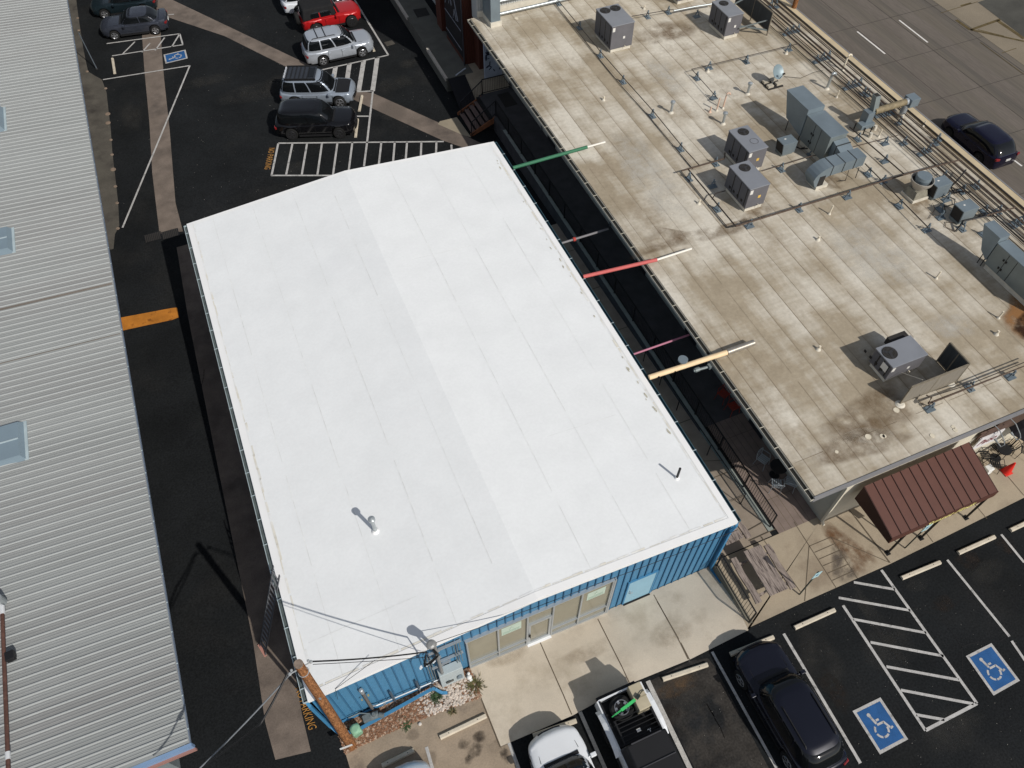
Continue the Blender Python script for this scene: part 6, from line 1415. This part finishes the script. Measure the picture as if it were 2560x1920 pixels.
# small yard things
t=thing('green_box','pale green utility box half hidden behind the utility pole','utility box',(-2.88,7.4,0),.2)
b=M(); b.box(-.17,.17,-.17,.17,0,.42); b.cyl((0,0,.42),(0,0,.5),.2,.15,12); b.build('housing',mat('mint',S(136,178,148),.6,var=.08),t,bevel=.05,smooth=40)
b=M(); b.box(-.12,.12,-.19,-.165,.08,.34); b.build('door',mat('mint2',S(120,160,134),.6),t)
def tuft(label,x,y,r,n,cols,h=.25,name='weed_clump',lean=.5,grp='weeds in the gravel bed'):
    t=thing(name,label,'plant',(x,y,0),0,grp)
    b=M(); 
    for _ in range(n):
        a=random.uniform(0,6.28); d=abs(random.gauss(0,.45))*r; px,py=d*math.cos(a),d*math.sin(a); L=random.uniform(.5,1)*h; o_=Vector((math.cos(a)*lean+random.uniform(-.3,.3),math.sin(a)*lean+random.uniform(-.3,.3),1)).normalized()*L
        s_=Vector((-math.sin(a+random.uniform(-1,1)),math.cos(a),0))*random.uniform(.008,.02); p=Vector((px,py,.0)); m_=p+o_*.55; e=p+o_+Vector((math.cos(a)*.06,math.sin(a)*.06,-.03))
        b.poly([p-s_*.6,p+s_*.6,m_+s_]); b.poly([p-s_*.6,m_+s_,m_-s_]); b.poly([m_-s_,m_+s_,e])
    b.build('leaves',cols,t)
mWeed=mat('weed_green',S(92,92,58),.9,var=.4,scale=12,col2=S(120,104,76),c2=(.5,.6),s2=9); mWeedD=mat('weed_dark',S(62,82,52),.9,var=.35,scale=12)
tuft('straggly weeds at the right end of the gravel bed by the shop front',*tuple(g('O3',1110,1150,.05))[:2],.34,260,mWeed,.2)
tuft('dark green weed clump beside the end of the blue downspout',*tuple(g('O3',400,1370,.05))[:2],.2,260,mWeedD,.18)
tuft('sparse weeds in the middle of the gravel edge',*tuple(g('O4',1380,1200,.05))[:2],.25,120,mWeedD,.1)
tuft('thin twiggy weed at the front of the white stones',*tuple(g('L5',1590,1030,.05))[:2],.12,40,mWeed,.2)
p=g('O3',1005,1010,.05); b=M(); b.sphere((p.x,p.y,.1),.1,10,6,.9); b.sphere((p.x+.02,p.y+.12,.14),.06,8,5); b.sphere((p.x+.02,p.y-.1,.08),.07,8,5); o=b.build('white_statue',mat('statue',S(220,220,216),.6,var=.05),None,smooth=60); tag(o,'small white rounded ornament among the weeds by the shop front','ornament')
p=g('O6',1495,195,.02); b=M(); b.sphere((p.x,p.y,.03),.07,9,5,.7); o=b.build('white_rock',mat('rock_white',S(196,190,182),.9,var=.1),None,smooth=60); tag(o,'single pale rock at the front edge of the gravel bed','rock')
# awning
AW=thing('entrance_canopy','brown metal entrance canopy on black posts with yellow lettering','canopy',(20,6.7,0))
mAw=mat('brown_metal',S(88,56,47),.55,.1,var=.06,scale=2,fine=.05); mAwD=mat('brown_seam',S(50,24,18),.6)
x0,x1,yb_,yf,zb_,zf_=17.35,22.3,7.48,5.5,3.1,2.5
b=M(); b.hexa([(x0,yf,zf_-.06),(x1,yf,zf_-.06),(x1,yb_,zb_-.06),(x0,yb_,zb_-.06)],[(x0,yf,zf_),(x1,yf,zf_),(x1,yb_,zb_),(x0,yb_,zb_)]); top_=b.build('roof_panel',mAw,AW,True)
b=M()
for i in range(1,12):
    x=x0+(x1-x0)*i/12; b.hexa([(x-.015,yf,zf_),(x+.015,yf,zf_),(x+.015,yb_,zb_),(x-.015,yb_,zb_)],[(x-.012,yf,zf_+.03),(x+.012,yf,zf_+.03),(x+.012,yb_,zb_+.03),(x-.012,yb_,zb_+.03)])
b.build('standing_seam',mAwD,top_,True)
b=M(); b.box(x0-.02,x1+.02,yf-.03,yf,zf_-.38,zf_+.01); val=b.build('front_valance',mAw,AW,True)
b=M()
for x in (x0,x1): b=M(); b.hexa([(x-.02,yf,zf_-.38),(x+.02,yf,zf_-.38),(x+.02,yb_,zf_-.38),(x-.02,yb_,zf_-.38)],[(x-.02,yf,zf_),(x+.02,yf,zf_),(x+.02,yb_,zb_),(x-.02,yb_,zb_)]); b.build('side_valance',mAwD,AW,True)
b=M(); X0,X1=19.0,21.35
for p in text_mesh('Sunset Finds',shear=.35,bold=.02): b.poly([(X0+(X1-X0)*u,yf-.036,zf_-.35+.33*v) for u,v in p])
b.build('script_lettering',mat('letter_yellow',S(228,216,140),.6,var=.05),val,True)
for x in (18.38,20.02,22.4-.1):
    b=M(); b.bar((x,yf+.08,0.03),(x,yf+.08,zf_-.3),.07,.07); b.box(x-.1,x+.1,yf-.02,yf+.18,.03,.05); b.build('post',BLK,AW,True)
# parking signs on posts
def sign(label,p,h,mt,grp='accessible parking sign posts'):
    t=thing('parking_sign',label,'sign',(p.x,p.y,.03),0,grp)
    b=M(); b.bar((0,0,0),(0,0,h),.05,.04); b.build('post',mat('sign_post',S(52,60,56),.5),t)
    b=M(); b.box(-.15,.15,-.04,-.025,h-.5,h); pl=b.build('plate',mt,t)
    b=M(); b.disc((0,-.041,h-.22),.06,14,(0,-1,0),.002); b.build('symbol',mBlueP,pl)
mSign=mat('sign_pale',S(176,208,212),.4,var=.04)
sign('pale accessible parking sign on the pavement beside the timber picnic table',g('L2',1100,1240,.03),2.3,mSign)
sign('pale accessible parking sign beside the brown canopy posts',g('L1',1115,1365,.03),2.2,mSign)
# picnic tables of rough grey timber
mTim=mat('grey_timber',S(142,130,122),.95,var=.35,scale=4,detail=8,stretch=(5,.5,1),col2=S(92,82,78),c2=(.52,.62),s2=5)
def plank(x,y0,y1,z,w,h=.07,wob=.008):
    b=M(); n=8; R=[]
    for i in range(n+1):
        y=y0+(y1-y0)*i/n; o_=wob*math.sin(i*1.1+x*9); ww_=w/2*(1+random.uniform(-.08,.08)); R.append([(x+o_-ww_,y,z-h),(x+o_+ww_,y,z-h),(x+o_+ww_,y,z+random.uniform(-.006,.006)),(x+o_-ww_,y,z+random.uniform(-.006,.006))])
    b.loft(R); return b
def picnic(label,cx,y0,y1,rz=0):
    t=thing('picnic_table',label,'picnic table',(cx,(y0+y1)/2,.03),rz,'rough timber picnic tables')
    L=(y1-y0)/2
    for i in range(4):
        plank(-.3+i*.2,-L,L,.74,.185,.06).build('tabletop_plank',mTim,t)
    for x in (-.78,.72): plank(x,-L*1.0,L*1.0,.44,.24,.08,.02).build('bench',mTim,t)
    b=M()
    for y in (-L*.7,L*.7):
        b.bar((-.75,y,.33),(.72,y,.33),.06,.1); b.bar((-.3,y,.66),(.3,y,.66),.06,.1); b.bar((-.5,y,0),(-.2,y,.66),.06,.1); b.bar((.5,y,0),(.2,y,.66),.06,.1)
    b.build('trestle',mTim,t)
picnic('rough grey timber picnic table in the open by the parking sign',13.2,5.75,7.65,-.02)
picnic('rough grey timber picnic table half hidden by the blue building corner',12.75,8.15,9.9,.02)
# cafe furniture
def chair(label,x,y,z,rz,material,grp,name='metal_chair'):
    t=thing(name,label,'chair',(x,y,z),rz,grp)
    b=M(); 
    for i in range(5): b.box(-.2+i*.085,-.2+i*.085+.06,-.21,.21,.44,.455)
    b.build('seat',material,t)
    b=M(); b.tube([(-.2,.22,.45),(-.22,.27,.8),(-.1,.3,.86),(.1,.3,.86),(.22,.27,.8),(.2,.22,.45)],.014,6)
    for i in range(4): b.bar((-.14+i*.09,.235,.48),(-.14+i*.09,.29,.84),.02,.008)
    b.build('backrest',material,t)
    for sx in (-1,1):
        for sy in (-1,1): b=M(); b.tube([(sx*.19,sy*.2,.44),(sx*.23,sy*.25,0)],.013,6); b.build('leg',material,t)
    for sx in (-1,1): b=M(); b.tube([(sx*.23,.25,.68),(sx*.25,-.1,.68),(sx*.2,-.2,.45)],.012,6); b.build('armrest',material,t)
def ctable(label,x,y,z,r,material,grp='round cafe tables'):
    t=thing('cafe_table',label,'table',(x,y,z),0,grp)
    b=M(); b.cyl((0,0,.7),(0,0,.73),r,r,24); b.build('tabletop',material,t)
    b=M(); b.cyl((0,0,.02),(0,0,.7),.03,.03); b.cyl((0,0,0),(0,0,.03),.22,.2,16); b.build('pedestal',material,t)
mChr=mat('chair_alu',S(176,184,190),.35,.5); G1='aluminium chairs in the alley mouth'
ctable('dark round table between the aluminium chairs in the alley',16.25,10.3,.04,.36,mTrim)
chair('aluminium slatted chair in front of the alley table',15.85,9.75,.04,2.6,mChr,G1); chair('aluminium chair behind the alley table',16.0,10.95,.04,.4,mChr,G1); chair('aluminium chair against the wall right of the alley table',16.45,9.6,.04,-2.4,mChr,G1)
mOr=mat('orange_plastic',S(150,52,36),.6,var=.1); G2='red orange chairs in the shaded alley'
chair('red orange chair in the shaded alley, farther of the two',16.25,14.5,.04,-1.2,mOr,G2,'plastic_chair'); chair('red orange chair in the shaded alley, nearer of the two',16.3,13.75,.04,-1.5,mOr,G2,'plastic_chair')
mBC=mat('black_wire',(0.015,0.015,0.016),.5); G3='black wire chairs on the right patio'
ctable('black round table on the patio right of the canopy',25.45,7.3,.04,.3,mTrim,'patio tables')
for i,(x,y,r,l) in enumerate([(24.75,7.45,1.2,'black wire chair left of the patio table'),(25.9,7.35,-1.6,'black wire chair right of the patio table'),(24.85,6.98,2.6,'black wire chair in front of the patio table'),(25.5,7.55,.1,'black wire chair behind the patio table'),(26.5,6.95,-.8,'black wire chair by the added dark umbrella')]): chair(l,x,y,.04,r,mBC,G3,'wire_chair')
t=thing('added_umbrella','added black umbrella over the dark patio area at the right edge of the photo','umbrella',(25.95,7.35,.04))  # added umbrella, its black canopy fills a dark area over the patio
b=M(); b.loft([[(r*math.cos(i*.785),r*math.sin(i*.785),z) for i in range(8)] for r,z in ((.95,2.1),(.5,2.35),(.06,2.5))]); b.build('canopy',mat('umbrella_black',(0.014,0.013,0.016),.9),t)
b=M(); b.cyl((0,0,0),(0,0,2.6),.03,.03); b.build('pole',BLK,t)
t=thing('traffic_cone','bright red traffic cone on the pavement by the patio chairs','traffic cone',(25.36,6.6,.04))
b=M(); b.cyl((0,0,.03),(0,0,.74),.19,.035,18); b.build('cone',mat('cone_red',S(214,44,34),.5,var=.05),t,smooth=50)
b=M(); b.box(-.2,.2,-.2,.2,0,.035); b.build('base',mat('cone_base',S(196,60,48),.6),t,bevel=.02)
t=thing('white_bin','small white box beside the right side of the canopy','box',(24.45,6.9,.04))
b=M(); b.box(-.16,.16,-.14,.14,.03,.5); b.build('body',mat('bin_white',S(224,224,220),.5),t,bevel=.03)
b=M(); b.box(-.17,.17,-.15,.15,0,.05); b.build('base',mTrim,t)
# goosenecks and hanging sign on the front wall of the flat roofed building
for x,lab in ((23.5,'left gooseneck lamp over the patio wall sign'),(24.3,'right gooseneck lamp over the patio wall sign')):
    t=thing('gooseneck_lamp',lab,'lamp',(x,7.7,3.4),0,'gooseneck lamps on the front wall')
    b=M(); b.tube([(0,0,0),(.1,-.35,-.1),(.15,-.7,-.35),(.12,-.82,-.45),(.02,-.8,-.55),(-.05,-.6,-.45)],.02,8); b.build('arm',mat('lamp_grey',S(128,132,134),.6),t)
    b=M(); b.cyl((-.05,-.6,-.45),(-.08,-.48,-.4),.04,.05,12); b.build('lamp_head',mat('lamp_grey',S(128,132,134),.6),t)
    b=M(); b.disc((0,-.01,0),.07,12,(0,-1,0),.03); b.build('wall_plate',mAlu,t)
t=thing('wall_sign','white sign with dark red lettering on brown boards above the patio','sign',(24.0,7.66,2.2))
b=M(); b.box(-.85,.75,-.06,0,.3,.75); b.build('brown_board',mat('sign_brown2',S(92,74,66),.85,var=.15,scale=6),t)
b=M(); b.box(-.65,.6,-.1,-.06,-.6,.3); pl=b.build('white_panel',mat('sign_white',S(214,212,212),.6),t)
b=M()
for p in text_mesh('Patio',shear=.3,bold=.02): b.poly([(-.5+.95*u,-.105,-.35+.42*v) for u,v in p])
b.build('red_lettering',mat('sign_red',S(120,62,66),.7),pl)

# slim pole in the rear lot and a street side pole
b0=gg('K2',1070,760); t=thing('marker_pole','slim grey pole standing in the rear lot by the ribbed roof','pole',tuple(b0))
q=M(); q.cyl((0,0,0),(-.05,.1,2.5),.035,.03,10); q.build('shaft',mat('marker_grey',S(96,104,112),.5,.1,var=.1),t)
q=M(); q.cyl((0,0,0),(0,0,.05),.09,.06,12); q.build('foot',mTrim,t)
p=g('K5',797,62,4.1); t=thing('utility_pole','brown wooden pole rising beyond the street side roof edge, cut by the top','utility pole',(p.x+.25,p.y+.3,-1.4))
q=M(); q.cyl((0,0,0),(0,0,10.5),.17,.12,14); q.build('pole',mWoodP,t,smooth=60)
